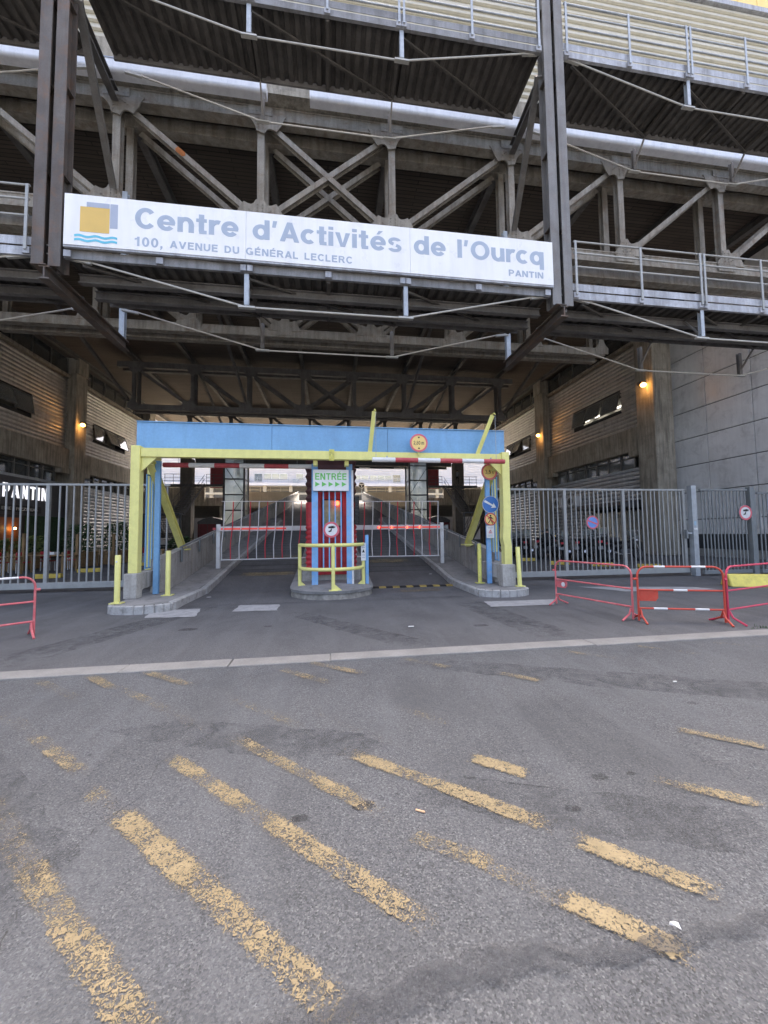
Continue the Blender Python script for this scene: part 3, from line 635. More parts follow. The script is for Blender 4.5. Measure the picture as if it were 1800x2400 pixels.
# ================================================================== ROOF + TRUSSES
roof = thing('hall_roof', 'dark boarded roof deck spanning the covered hall above the trusses', 'roof', (0,28,15.5))
MB().box(-20.8,12.0,15.62,24.5,50.6,16.1).build('boarding', BOARDS, roof)
NX = [-19.35,-15.05,-10.75,-6.45,-2.15,2.15,6.45,10.75,15.05,19.35]
for x in NX:
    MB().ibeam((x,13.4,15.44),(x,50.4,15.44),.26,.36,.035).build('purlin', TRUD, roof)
for x, ya, yb in ((-6.45,21.2,30.9),(6.45,21.2,30.9),(-15.05,21.2,30.9),(15.05,21.2,30.9),(-10.75,33.0,42.8),(2.15,33,42.8),(10.75,33.0,42.8)):
    MB().bar((x+.0,ya,15.2),(x,yb,11.9),.16,.2).build('long_brace', TRUD, roof)
def gusset_poly(kind, dl, dr):
    """fan plate, a along x, b along z; down from a top chord (t) or up from a bottom chord (b); dl/dr: a diagonal joins on that side"""
    sg = -1 if kind == 't' else 1
    plain = [(.56,0),(.55,.14),(.44,.24),(.33,.36),(.24,.52),(.17,.74)]
    fan = [(1.12,0),(1.05,.10),(.98,.23),(.93,.36),(.88,.44),(.70,.70),(.52,.62),(.38,.60),(.27,.66),(.18,.82)]
    rt_ = fan if dr else plain; lf = fan if dl else plain
    return [(.72*a, sg*.78*b) for a, b in rt_]+[(-.72*a, sg*.78*b) for a, b in reversed(lf)]
def truss(y, label, m_, yy2=.8, x0=0, x1=len(NX)-1, rivets=True, zb=11.75, zt=15.2):
    t = thing('roof_truss', label, 'truss', (0,y,zb))
    xs = NX[x0:x1+1]; ends = (xs[0]-1.2, xs[-1]+1.2)
    planes = [y]+([y+yy2] if yy2 else [])
    for pi, yp in enumerate(planes):
        MB().ibeam((ends[0],yp,zt),(ends[1],yp,zt),.34,.44,.05).build('top_chord', m_, t)
        MB().ibeam((ends[0]+1.0,yp,zb),(ends[1]-1.0,yp,zb),.34,.42,.05).build('bottom_chord', m_, t)
        MB().box(ends[0],yp-.15,zt-.215,ends[1],yp-.11,zt+.215).build('top_chord_web', m_, t)
        MB().box(ends[0]+1.0,yp-.15,zb-.205,ends[1]-1.0,yp-.11,zb+.205).build('bottom_chord_web', m_, t)
        for x in xs: MB().ibeam((x,yp,zb+.21),(x,yp,zt-.22),.22,.24,.03, (0,1,0)).build('vertical', m_, t)
        for a, b in zip(xs, xs[1:]):
            mid = (a+b)/2
            if abs(mid) < .1 or mid < 0: MB().ibeam((a+.3,yp,zt-.35),(b-.3,yp,zb+.35),.17,.2,.025,(0,1,0)).build('diagonal', m_, t)
            if abs(mid) < .1 or mid > 0: MB().ibeam((a+.3,yp+(.012 if abs(mid) < .1 else 0),zb+.35),(b-.3,yp+(.012 if abs(mid) < .1 else 0),zt-.35),.17,.2,.025,(0,1,0)).build('diagonal', m_, t)
        if pi: continue
        for x in xs:
            for kind, z in (('t',zt-.1),('b',zb+.1)):
                iL, iR = x > xs[0]+.1, x < xs[-1]-.1
                if kind == 't': dl, dr = (iL and (x > 2), iR and (x < -2.0))
                else: dl, dr = (iL and x < 2.2, iR and x > -2.2)
                if kind == 't' and abs(x) < 2.3: dl, dr = x > 0, x < 0
                g = MB().prism(gusset_poly(kind, dl, dr), (x,yp-.195,z), X, Z, (0,.04,0)).build('gusset', m_, t)
                MB().prism([(-.38,-.14),(.38,-.14),(.38,.14),(-.38,.14)], (x,yp-.205,z+(.1 if kind=='t' else -.1)), X, Z, (0,.009,0)).build('splice_plate', m_, g)
                if rivets:
                    sg = -1 if kind == 't' else 1; rv = MB()
                    for a, b in [(i*.11-.33, .03) for i in range(7)]+[(i*.11-.33,-.09) for i in range(7)]+[(c*.08,.14+.11*k) for c in (-1,1) for k in range(4)]+[(c*(.2+.07*k),.17+.06*k) for c in (-1,1) for k in range(3) if (dr if c > 0 else dl)]:
                        rv.disc((x+a, yp-.2, z+sg*b), .022, X, Z, (0,-.018,0), 6)
                    stuff(rv.build('rivets', m_, g))
    return t
tr1 = truss(12.3, 'rust-stained front steel truss above the long white sign', TRU, .8, zb=11.45)
truss(19.1, 'second steel truss with pale lower chord seen below the sign', TRU, .8, 1, 8, zb=11.45)
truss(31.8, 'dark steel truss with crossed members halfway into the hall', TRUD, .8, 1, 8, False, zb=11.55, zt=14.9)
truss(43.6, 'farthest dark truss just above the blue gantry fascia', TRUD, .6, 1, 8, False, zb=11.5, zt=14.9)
RUST = mat('rust_orange', (.34,.12,.035), .85, var=.35, sc=9)
d_ = (V((-2.45,12.15,11.8))-V((-6.15,12.15,14.85))).normalized()
MB().prism([(-.15,-.084),(.12,-.084),(.2,-.02),(.15,.084),(-.1,.084),(-.16,.02)], V((-6.15,12.196,14.85))+d_*2.0, d_, d_.cross(FR), FR*.005).build('rust_patch', RUST, tr1)
# dirty concrete edge over the front truss
MB().box(-24,11.75,15.45,24,12.6,15.62).build('edge_slab', CONCB, roof)
MB().box(-24,11.85,15.623,24,12.6,16.6).build('edge_beam', CONCB, roof)
# ---- round gutter pipes
PIPE = mat('lilac_pipe', (.85,.86,.88), .35, 0, var=.06, sc=2, streak=.2)
gp = [(0,0)]+arc(.10,-.24,.10,180,270,5)+[(.3,-.34),(.3,0)]
gp = [(-x, y) for x, y in gp]
for x0, x1, side in ((-24,-1.85,'left'),(-.55,26,'right')):
    t = thing('gutter', f'long pale round-edged gutter behind the upper walkway, {side} length', 'gutter', ((x0+x1)/2,11.3,15.2), 'pale gutters')
    MB().sweep(gp, (x0,11.28,15.27), (x1,11.28,15.27)).build('trough', PIPE, t, True)
    MB().box(x0,11.262,15.255,x1,11.279,15.285).build('lip', SIGNG, t)
    for k in range(int((x1-x0)/2.2)): MB().box(x0+.8+k*2.2,11.3,15.28,x0+.84+k*2.2,11.9,15.31).build('bracket', DKST, t)
# ---- cladding above
cl = thing('upper_facade', 'cream ribbed metal cladding above the upper walkway with top panels coloured yellow for sunlight', 'facade', (0,12,16.6))
MB().box(-24,11.96,16.603,30,12.3,26).build('wall', CREAM, cl)
rib = MB().sweep([(0,0),(.05,.04),(.05,.12),(0,.16),(-.03,.16),(-.03,0)], (-24,0,0), (30,0,0)).mesh('rib', CREAM)
for k in range(20): link('rib', rib, cl, (0,11.94,16.62+k*.27), (0,0,0))
MB().box(-24,11.80,21.95,30,11.958,22.15).build('drip_trim', DECKE, cl)
for k in range(28):
    MB().box(-2+k*.9+.01,11.85,22.153,-2+(k+1)*.9-.01,11.955,26).build('sun_yellow_panel', YCLAD, cl)

# ================================================================== PYLONS + WALKWAYS + SIGN
def pylon(s):
    side = 'right' if s > 0 else 'left'
    t = thing('steel_pylon', f'tall twin-column steel pylon at the {side} end of the white sign', 'pylon', (s*5.9,8.6,7.2))
    for k, xx in enumerate((5.665, 5.985)):
        x = s*xx
        f = MB()
        f.box(x-.115,8.58,7.15,x+.115,8.61,21)
        f.box(x-.115,8.85,7.15,x+.115,8.88,21)
        f.box(x-.015,8.611,7.15,x+.015,8.849,21)
        o = f.build('column', PYL if s < 0 else PYLG, t)
        for z in (9.2,11.2,13.2,15.2): MB().box(x-.11,8.612,z,x+.11,8.848,z+.02).build('stiffener', PYL, o)
    for z in (7.55,13.9,16.5): MB().ibeam((s*5.785,8.73,z),(s*5.865,8.73,z),.16,.2,.02).build('tie', PYLG, t)
    xb = s*5.83
    MB().ibeam((xb,8.55,6.99),(xb,11.75,6.99),.2,.28,.03).build('cantilever_beam', PYL, t)
    MB().box(xb-.24,8.52,7.132,xb+.05,8.9,7.148).build('seat_plate', PYL, t)
    MB().ibeam((xb,11.6,7.135),(xb,11.6,11.5),.14,.14,.02,(0,1,0)).build('hanger', GALV, t)
    MB().ibeam((s*5.75,8.8,13.78),(s*6.45,12.05,15.0),.2,.3,.03).build('upper_cantilever', TRUD, t)
    MB().bar((s*5.55,8.85,13.6),(s*6.4,12.0,12.0),.16,.18).build('raking_brace', PYLG, t)
    return t
pylon(-1); pylon(1)
def walkway(z, x0, x1, label, rail=True, wide=1.5, posts=(), edge=None, under=()):
    edge = edge or (DECKM if abs(x0+x1) < 1 else DECKE)
    t = thing('walkway', label, 'walkway', ((x0+x1)/2,8.6,z))
    ya, yb = 8.62, 8.62+wide
    # ribbed deck sheet
    n = int((x1-x0)/.25); vs = []; fs = []
    for i in range(n+1):
        x = x0+(x1-x0)*i/n
        for dx, dz in ((0,0),(.08,0),(.11,.06),(.19,.06),(.22,0)):
            if x+dx <= x1: vs += [(x+dx,ya+.06,z-.07+dz),(x+dx,yb-.06,z-.07+dz)]
    fs = [(2*i,2*i+2,2*i+3,2*i+1) for i in range(len(vs)//2-1)]
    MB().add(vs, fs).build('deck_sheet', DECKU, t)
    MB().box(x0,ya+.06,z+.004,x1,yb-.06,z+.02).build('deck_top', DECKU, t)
    e = MB().box(x0,ya,z-.14,x1,ya+.05,z+.05).build('edge_channel', edge, t)
    MB().box(x0,ya-.02,z-.145,x1,ya+.05,z-.141).build('edge_lip', edge, e)
    MB().box(x0,yb-.05,z-.16,x1,yb,z+.05).build('rear_channel', TRUD, t)
    # cross bearers and under-bracing
    L = x1-x0; thirds = [x0+L*.335, x0+L*.665]
    for x in thirds+[(x0+x1)/2]:
        MB().bar((x,ya+.06,z-.14),(x,yb-.06,z-.14),.09,.1).build('bearer', DECKU, t)
    for a, b in zip([x0+.3]+thirds, thirds+[x1-.3]):
        MB().bar((a,ya+.1,z-.21),(b,yb-.1,z-.21),.05,.05).build('plan_brace', DECKU, t)
    for yy in under: MB().ibeam((x0,yy,z-.25),(x1,yy,z-.25),.14,.2,.02).build('deck_joist', TRUD, t)
    # queen-post tie rods front and rear
    for yy in (ya+.06, yb+.35):
        zz = z-.12 if yy < 9 else z-.02
        pts = [(x0+.35,yy,zz),(thirds[0],yy,z-.9),(thirds[1],yy,z-.9),(x1-.35,yy,zz)]
        MB().tube(pts, .021, 8).build('tie_rod', ROD, t, True)
        for x in thirds:
            MB().ibeam((x,yy,z-.87),(x,yy,z-.15),.1,.1,.012,(0,1,0)).build('strut', GALV if yy < 9 else PYLG, t)
            MB().box(x-.18,yy-.045,z-.925,x+.18,yy+.045,z-.885).build('rod_shoe', ROD, t)
            MB().bar((x,yy+.03,z-.8),(x,yy+.45 if yy < 9 else yy-.45,z-.2),.04,.04).build('knee_brace', PYLG, t)
        for xx, d in ((x0+.35,1),(x1-.35,-1)): MB().bar((xx-.28*d,yy,zz+.02),(xx+.14*d,yy,zz-.05),.06,.06).build('rod_end', ROD, t)
    # railing
    h = (.36,.70,1.06,1.36)
    if rail:
        MB().box(x0,ya-.012,z+.08,x1,ya-.002,z+.26).build('toe_board', edge, t)
        for k, dz in enumerate(h[1:] if z < 10 else h):
            MB().tube([(x0+.05,ya-.03,z+dz),(x1-.05,ya-.03,z+dz)], .022 if k < len(h)-1 else .028, 8).build('rail', FENC if z < 10 else GALV, t, True)
    n = max(2, round(L/1.87))
    for i in range(n+1):
        x = x0+.08+(L-.16)*i/n
        for dx in ((-.06,.06) if i % 2 == 0 and 0 < i < n else (0,)):
            if rail: MB().box(x+dx-.028,ya-.075,z-.05,x+dx+.028,ya-.053,z+1.36).build('post', FENC if z < 10 else GALV, t)
            MB().box(x+dx-.07,ya-.05,z-.12,x+dx+.07,ya-.003,z+.02).build('post_bracket', DECKE, t)
    return t
walkway(7.5, -5.5, 5.5, 'lower steel walkway carrying the long white sign', rail=False, under=(9.15,9.75), wide=1.75)
walkway(7.5, 6.12, 17.3, 'lower steel walkway with pale railing right of the sign', under=(9.15,9.75), wide=1.75)
walkway(7.5, -17.3, -6.12, 'lower steel walkway running out of view left of the sign', under=(9.15,9.75), wide=1.75)
walkway(14.05, -5.5, 5.5, 'upper walkway with dark ribbed underside between the pylons', wide=1.6)
walkway(14.05, 6.12, 17.3, 'upper walkway with dark ribbed underside right of the pylons', wide=1.6)
walkway(14.05, -17.3, -6.12, 'upper walkway with dark ribbed underside left of the pylons', wide=1.6)
# the sign itself
sg = thing('sign_board', 'long white sign board with blue letters Centre d’Activités de l’Ourcq', 'sign', (0,8.45,7.62))
YS = 8.50
for a, b in ((-5.455,-1.81),(-1.805,1.905),(1.91,5.53)): MB().box(a,YS,7.59,b,YS+.06,8.70).build('panel', SIGNW, sg)
MB().box(-5.46,YS+.065,7.55,5.535,YS+.1,8.72).build('backing_frame', PYLG, sg)
MB().box(-5.46,YS+.01,7.545,5.535,YS+.062,7.585).build('lower_rail', DECKE, sg)
k = YS/8.55*1.0
def sx(x): return x*k
def sz(z): return 1.5+(z-1.5)*k
letters('Centre d‘Activités de l‘Ourcq', SIGNB, sg, (sx(-4.11),YS-.0005,sz(8.12)), X, Z, sx(9.42), .455*k, .10, .003, .5, t=1.12)
letters('100,', SIGNB, sg, (sx(-4.11),YS-.0005,sz(7.715)), X, Z, sx(.57), .205, .14)
letters('AVENUE DU GÉNÉRAL LECLERC', SIGNB, sg, (sx(-3.4),YS-.0005,sz(7.735)), X, Z, sx(3.95), .16, .17, .003, .62)
letters('PANTIN', SIGNB, sg, (sx(4.38),YS-.0005,sz(7.775)), X, Z, sx(.91), .155, .13)
def srect(name, x0, z0, x1, z1, m_, d): MB().box(sx(x0),YS-d,sz(z0),sx(x1),YS-.0005,sz(z1)).build(name, m_, sg)
srect('logo_square', -5.18,7.93,-4.61,8.48, SIGNY, .005)
srect('logo_top_bar', -5.06,8.485,-4.615,8.59, SIGNG, .003)
srect('logo_side_bar', -4.60,8.05,-4.45,8.59, SIGNG, .003)
for zz in (7.855,7.765):
    up_ = [(-5.28+.83*i/24, zz+.016*math.sin(i*2*math.pi/24*2.5)) for i in range(25)]
    poly = [(sx(a),sz(b)) for a, b in up_]+[(sx(a),sz(b-.05)) for a, b in reversed(up_)]
    m_ = MB(); n = 25
    m_.add([(a,YS-.004,b) for a,b in poly], [(i,i+1,48-i,49-i) for i in range(24)]); m_.build('logo_wave', SIGNC, sg)

# ================================================================== ENTRY GANTRY
g = thing('entry_gantry', 'yellow steel entrance gantry with long blue fascia over both lanes', 'gantry', (.08,9.3,0))
XL, XR = -4.25, 4.42
for x in (XL, XR):
    if x < 0:
        MB().box(x-.095,9.1,.70,x+.095,9.3,3.52).build('post', YEL, g, bevel=.008)
    else:   # the right post is dented where vans have hit it
        prof = [(.68,0),(1.15,.0),(1.35,-.035),(1.62,-.012),(2.1,0),(3.52,0)]
        mb = MB(); vs = []
        for z, dx in prof: vs += [(x-.095+dx,9.1,z),(x+.095+dx*.7,9.1,z),(x+.095+dx*.7,9.3,z),(x-.095+dx,9.3,z)]
        fs = [(4*i+j,4*i+(j+1)%4,4*i+4+(j+1)%4,4*i+4+j) for i in range(len(prof)-1) for j in range(4)]+[(3,2,1,0),tuple(range(4*len(prof)-4,4*len(prof)))]
        mb.add(vs, fs).build('post', YEL, g)
    MB().ibeam((x+(.08 if x < 0 else -.08)*-1,10.1,.60),(x+(.08 if x < 0 else -.08)*-1,10.1,3.42),.14,.14,.02,(0,1,0)).build('rear_post', YEL, g)
    MB().bar((x,9.3,3.38),(x,10.3,3.38),.12,.16).build('side_beam', YEL, g)
    sgn = -1 if x < 0 else 1
    xb = x-sgn*.16
    MB().ibeam((xb,9.5,3.2),(xb,11.55,1.12),.15,.16,.025).build('raking_brace', YEL, g)
    MB().box(xb-.14,11.4,1.10,xb+.14,11.75,1.14).build('foot_plate', YEL, g)
    MB().prism([(0,0),(.32,0),(0,-.32)], (x-sgn*.1,9.17,3.27), -X*sgn, Z, (0,.05,0)).build('corner_bracket', YEL, g)
    # blue side post and narrow infill frame
    bx = -3.98 if x < 0 else 4.13
    MB().ibeam((bx,9.62,.17),(bx,9.62,3.27),.115,.07,.015,(0,1,0)).build('blue_post', BLUE if x < 0 else BLUEW, g)
    f = MB()
    for p, q in (((x,9.66,.76),(x,10.02,.76)),((x,9.66,2.95),(x,10.02,2.95)),((x,9.68,.76),(x,9.68,2.95)),((x,9.86,.76),(x,9.86,2.95)),((x,10.0,.76),(x,10.0,2.95))): f.bar(p,q,.03,.03)
    f.build('infill_frame', BLUE, g)
MB().box(XL+.097,9.13,3.275,XR-.097,9.27,3.475).build('crossbeam', YEL, g, bevel=.006)
j = MB().box(.0,9.112,3.24,.12,9.127,3.51).build('splice_plate', YELW, g)
for z in (3.3,3.45):
    for x in (.03,.09): MB().disc((x,9.112,z), .014, X, Z, (0,-.015,0), 6).build('bolt', YELW, j)
MB().box(.045,9.06,3.25,.075,9.112,3.5).build('splice_rib', YELW, j)
for a, b in ((XL-.1,-1.36),(-1.352,1.44),(1.448,XR+.1)):
    MB().box(a,9.36,3.50,b,9.40,4.12).build('fascia_panel', BLUE, g)
MB().box(XL-.1,9.403,3.50,XR+.1,9.46,4.11).build('fascia_frame', DKST, g)
MB().box(XL-.1,9.33,4.123,XR+.1,9.46,4.14).build('fascia_cap', BLUE, g)
# centre portal in blue over the island
for x in (-.36, .50):
    MB().ibeam((x,9.72,.2),(x,9.72,3.26),.15,.13,.02,(0,1,0)).build('centre_post', BLUEW, g)
MB().box(-.285,9.69,.60,.425,9.75,.66).build('centre_rail', BLUE, g)
MB().box(-.285,9.69,2.60,.425,9.75,2.66).build('centre_rail', BLUE, g)
for i in range(4):
    x = -.15+i*.147
    MB().box(x-.016,9.705,.66,x+.016,9.735,2.60).build('centre_bar', BLUEW, g)
for x in (-.33,.42): MB().box(x-.05,9.28,3.16,x+.05,9.5,3.272).build('hanger_lug', YEL, g)
MB().bar((.575,9.66,.2),(.575,9.66,3.1),.05,.04,(0,1,0)).build('cable_duct', WHT, g)
# raised arms on the crossbeam that carry the hanging bar
def arm(x0, x1):
    a = MB().sweep([(-.05,-.012),(.05,-.012),(.05,.012),(-.05,.012)], (x0,9.2,3.478), (x1,8.98,4.42), (0,1,0)).build('hanger_arm', YEL, g)
    MB().sweep([(-.008,-.05),(.008,-.05),(.008,.05),(-.008,.05)], (x0+.02,9.2,3.478), (x1+.02,8.98,4.40), (0,1,0)).build('arm_web', YEL, a)
    MB().tube([(x1,9.0,4.44),(x1,8.88,4.44),(x1+.02,8.86,4.40)], .014, 6).build('hook', YELW, a)
arm(.98,1.07); arm(3.72,4.05)
def height_bar(label, x0, x1, y, z, first, chains, mode):
    t = thing('height_bar', label, 'height bar', ((x0+x1)/2,y,z), 'striped height limit bars')
    n = 6; L = (x1-x0)/n
    for i in range(n):
        MB().tube([(x0+i*L+.001,y,z),(x0+(i+1)*L-.001,y,z)], .058, 12).build('bar_section', (REDP, WHT)[(i+first) % 2], t, True)
    for cx, zt in chains:
        m_ = MB(); q = z+.06; i = 0
        while q < zt-.03:
            c = V((cx,y,q+.02)); u, v = (X, Z) if i % 2 else (Y, Z)
            m_.tube([c+u*.009*math.cos(a)+v*.021*math.sin(a) for a in [k*2*math.pi/8 for k in range(8)]], .0035, 4, True)
            q += .036; i += 1
        m_.build('chain', GALV, t)
    if mode:
        m_ = MB()
        for cx in (x0+.35,x1-.35): m_.bar((cx,y,z+.05),(cx,y,z+.09),.03,.03)
        m_.build('lug', GALV, t)
    return t
height_bar('red and white height bar hanging on chains in front of the right lane', 1.0,4.28,8.88,3.235,1,((1.09,4.40),(4.07,4.40)),1)
height_bar('red and white height bar hanging behind the crossbeam over the left lane', -3.95,-.42,9.8,3.21,0,((-3.6,3.42),(-.8,3.42)),0)
bars = MB().box(.95,10.3,3.02,3.9,10.36,3.10)

# concrete plinths under the gantry posts
for s_ in (-1, 1):
    x = XL if s_ < 0 else XR
    x0, x1 = (x-.12,x+.14) if s_ < 0 else (x-.22,x+.12)
    t = thing('concrete_plinth', f"concrete stub block under the {'left' if s_ < 0 else 'right'} yellow gantry post", 'concrete block', (x,9.3,.16))
    MB().prism([(8.98,.16),(9.25,.16),(9.25,.30),(9.32,.335),(10.25,.335),(10.25,.70),(8.98,.70)], (x0,0,0), Y, Z, (x1-x0,0,0)).build('block', CONC, t, bevel=.012)
# yellow bollards
def bollard(x, y, zt, label, m_=YEL, tilt=0):
    t = thing('bollard', label, 'bollard', (x,y,.165), 'yellow bollards')
    dx = tilt*(zt-.17)
    MB().tube([(x,y,.17),(x+dx,y,zt-.01),(x+dx,y,zt)], [.052,.052,.045], 16).build('tube', m_, t, True)
    b = MB().box(x-.11,y-.09,.166,x+.11,y+.09,.184).build('base_plate', m_, t)
    for a in (-.085,.085): MB().disc((x+a,y-.06,.184), .014, X, Y, (0,0,.012), 6).build('bolt', GALV, b)
    return t
t = bollard(-4.22,8.45,1.13,'clean yellow bollard with a small round sticker left of the gantry')
MB().disc((-4.22,8.397,1.0), .02, X, Z, (0,-.003,0), 12).build('sticker', WHT, t)
bollard(-3.62,9.35,1.17,'yellow bollard between the left concrete block and the left lane')
bollard(3.92,9.75,1.2,'flaking scratched yellow bollard beside the right lane', YELW)
bollard(4.62,8.95,1.13,'leaning yellow bollard outside the right concrete block', YEL, -.03)

# ---------------------------------------------------------------- booth on the island
b = thing('ticket_booth', 'dark red ribbed booth behind the blue bars on the island', 'booth', (.06,10.8,.2))
def rring(x0, x1, y0, y1, r, n=4):
    return arc(x1-r,y0+r,r,-90,0,n)+arc(x1-r,y1-r,r,0,90,n)+arc(x0+r,y1-r,r,90,180,n)+arc(x0+r,y0+r,r,180,270,n)
def bellows(z0, z1, rings, x0, x1, y0, y1, amp, m_, name):
    vs = []; fs = []; n = None
    for i in range(rings*2+1):
        a = amp if i % 2 else 0
        pts = rring(x0-a,x1+a,y0-a*.3,y1+a,.16); n = len(pts); z = z0+(z1-z0)*i/(rings*2)
        vs += [(x,y,z) for x, y in pts]
    for i in range(rings*2):
        for k in range(n): fs.append((i*n+k,i*n+(k+1)%n,(i+1)*n+(k+1)%n,(i+1)*n+k))
    fs += [tuple(range(n-1,-1,-1)), tuple(range(rings*2*n,(rings*2+1)*n))]
    return MB().add(vs, fs).build(name, m_, b)
bellows(.55,1.75,9,-.60,.70,10.25,11.5,.035,BOOTH,'ribbed_skirt')
bellows(1.755,2.35,1,-.62,.72,10.25,11.5,.0,BOOTH,'cabin_side')
bellows(2.355,3.55,6,-.58,.68,10.3,11.5,.06,BOOTHD,'dark_bellows')
MB().box(-.36,10.14,.45,.48,10.24,2.6).build('front_panel', BOOTH, b, bevel=.01)
for z in (.62,.85,1.08,1.3,1.5): MB().box(-.16,10.125,z,.3,10.139,z+.16).build('front_louvre', BOOTH, b, bevel=.004)
MB().box(-.34,10.1,.45,-.2,10.138,2.6).build('front_jamb', BOOTH, b, bevel=.01)
MB().box(.33,10.1,.45,.46,10.138,2.6).build('front_jamb', BOOTH, b, bevel=.01)
MB().box(-.17,10.12,1.72,.30,10.138,2.38).build('window', mat('booth_window', (.36,.33,.20), .15, var=.3, sc=6), b)
f = MB()
for p, q in (((-.18,10.1,1.7),(.31,10.1,1.7)),((-.18,10.1,2.4),(.31,10.1,2.4)),((-.18,10.1,1.7),(-.18,10.1,2.4)),((.31,10.1,1.7),(.31,10.1,2.4))): f.bar(p,q,.03,.03)
f.build('window_frame', BOOTHD, b)
MB().box(.65,10.1,1.75,.78,10.3,2.5).build('side_reader', BLK, b, bevel=.015)
rl = MB().ball((.20,10.05,2.3), .06, 12, 8).build('red_light', REDLT, b, True)
MB().box(-.7,10.2,.22,.8,13.4,.55).build('base', CONC, b)
# guard rail in front of the island
gr = thing('guard_rail', 'curved yellow tubular guard rail at the front of the island', 'guard rail', (.08,9.3,.2))
P3 = [(-.73,9.72),(-.6,9.35),(-.3,9.08),(.08,9.0),(.46,9.08),(.72,9.35),(.84,9.72)]
for z in (1.24,.68): MB().tube([(x,y,z) for x, y in P3], .042, 12).build('rail', YEL, gr, True)
for x, y in ((-.73,9.72),(.08,9.0),(.84,9.72)):
    MB().tube([(x,y,.2),(x,y,1.27)], .043, 12).build('post', YEL, gr, True)
    MB().prism([(-.02,0),(.19,0),(.04,.13),(-.02,.13)], (x+.01 if x < .5 else x-.01,y-.03,.2), X if x < .5 else -X, Z, (0,.06,0)).build('foot_gusset', YEL, gr)
    MB().box(x-.1,y-.08,.198,x+.1,y+.08,.214).build('foot_plate', YEL, gr)
t = thing('slim_post', 'slim blue post with paper notice beside the yellow guard rail', 'post', (.93,9.8,.2))
MB().box(.90,9.76,.2,.98,9.84,1.47).build('post', BLUEW, t)
MB().box(.78,9.655,.83,.90,9.665,1.27).build('notice', WHT, t)
MB().prism([(0,0),(.07,0),(.035,.08)], (.805,9.654,1.03), X, Z, (0,-.002,0)).build('notice_symbol', SBLK, t)
for z in (.9,.96,1.15,1.2): MB().box(.80,9.652,z,.88,9.6545,z+.016).build('notice_line', SIGNG, t)

# ---------------------------------------------------------------- barriers
def lane_barrier(s):
    y = 12.7; zb = rz(y)
    if s < 0: x0, x1 = -3.45, -.62; lab = 'lowered white and red lane barrier with hanging bars on the left lane'
    else: x0, x1 = 3.78, .80; lab = 'lowered white and red lane barrier with small red lights on the right lane'
    t = thing('lane_barrier', lab, 'barrier', (x0,y,zb))
    zz = zb+1.42
    MB().box(x0-.06,y-.06,zb+.16,x0+.06,y+.06,zz+.12).build('rest_post', WHT, t, bevel=.008)
    a = MB().box(min(x0,x1),y-.13,zz-.10,max(x0,x1),y-.065,zz+.05).build('arm', WHT, t, bevel=.01)
    st = (x0+s*-.1, x1-s*-.75)
    MB().box(min(st),y-.14,zz-.055,max(st),y-.131,zz-.005).build('red_stripe', REDDM, a)
    if s > 0:
        for k in range(4): MB().ball((1.62+k*.42+(.1 if k > 1 else 0),y-.15,zz-.03), .028, 8, 6).build('red_light', REDLT, a)
    else: MB().box(x0-.14,y-.14,zz-.06,x0-.06,y-.07,zz+.01).build('arm_tip', REDP, a)
    n = 10; L = abs(x1-x0)-.22
    for k in range(n+1):
        x = x0-s*.18-s*L*k/n
        bend = .03*math.sin(k*1.7) if s > 0 else .05
        up_ = [(x+.03,y-.16,zz+.82),(x+.01,y-.16,zz+.05),(x-.005,y-.16,zz-.1),(x-bend,y-.16,zz-.55),(x-.0-(.04 if s < 0 else 0),y-.16,zz-.98)]
        MB().tube(up_, .016, 6).build('hanging_bar', WHT if k % 2 == 0 else SRED, t, True)
    MB().tube([(x0-s*.12,y-.16,zz+.83),(x1,y-.16,zz+.83)], .012, 6).build('top_rail', WHT, t)
    MB().tube([(x0-s*.14-(.05 if s<0 else 0),y-.16,zz-.99),(x1+(.0),y-.16,zz-.97)], .018, 6).build('bottom_rail', WHT, t)
lane_barrier(-1); lane_barrier(1)

# ---------------------------------------------------------------- ramp parapets with handrails
def parapet(s):
    xi, xo = (-4.0,-4.22) if s < 0 else (4.4,4.62)
    t = thing('ramp_parapet', f"concrete parapet wall with dark handrail on the {'left' if s < 0 else 'right'} of the ramp", 'wall', (xi,10,0))
    zt = lambda y: 1.05+.148*max(0, min(y,50)-10.6)
    y0, y1 = 9.9, 52
    pr = [(y0,.165),(y0,zt(y0)-.1),(10.6,zt(10.6)),(50,zt(50)),(y1,zt(y1)),(y1,.165)]
    MB().prism(pr, (xi,0,0), Y, Z, (xo-xi,0,0)).build('wall', CONC, t)
    for k in range(14):
        y = 12+k*2.8; MB().box(min(xi-s*.004,xi-s*.001),y,rz(y)+.2,max(xi-s*.004,xi-s*.001),y+.02,zt(y)-.01).build('joint', CONCB, t)
    pts = [(xi-s*.07,y,zt(y)+.1) for y in (10.9,20,30,40,50)]
    MB().tube(pts, .026, 8).build('handrail', FENCD, t, True)
    pl = MB().prism([(-.03,-.32),(.03,-.32),(.03,.0),(.012,.1),(-.012,.1),(-.03,.0)], (0,0,0), Y, Z, (-s*.035,0,0)).mesh('bracket', FENCD)
    y = 11.1
    while y < 50: link('bracket', pl, t, (xi-s*.03,y,zt(y))); y += 1.42
parapet(-1); parapet(1)

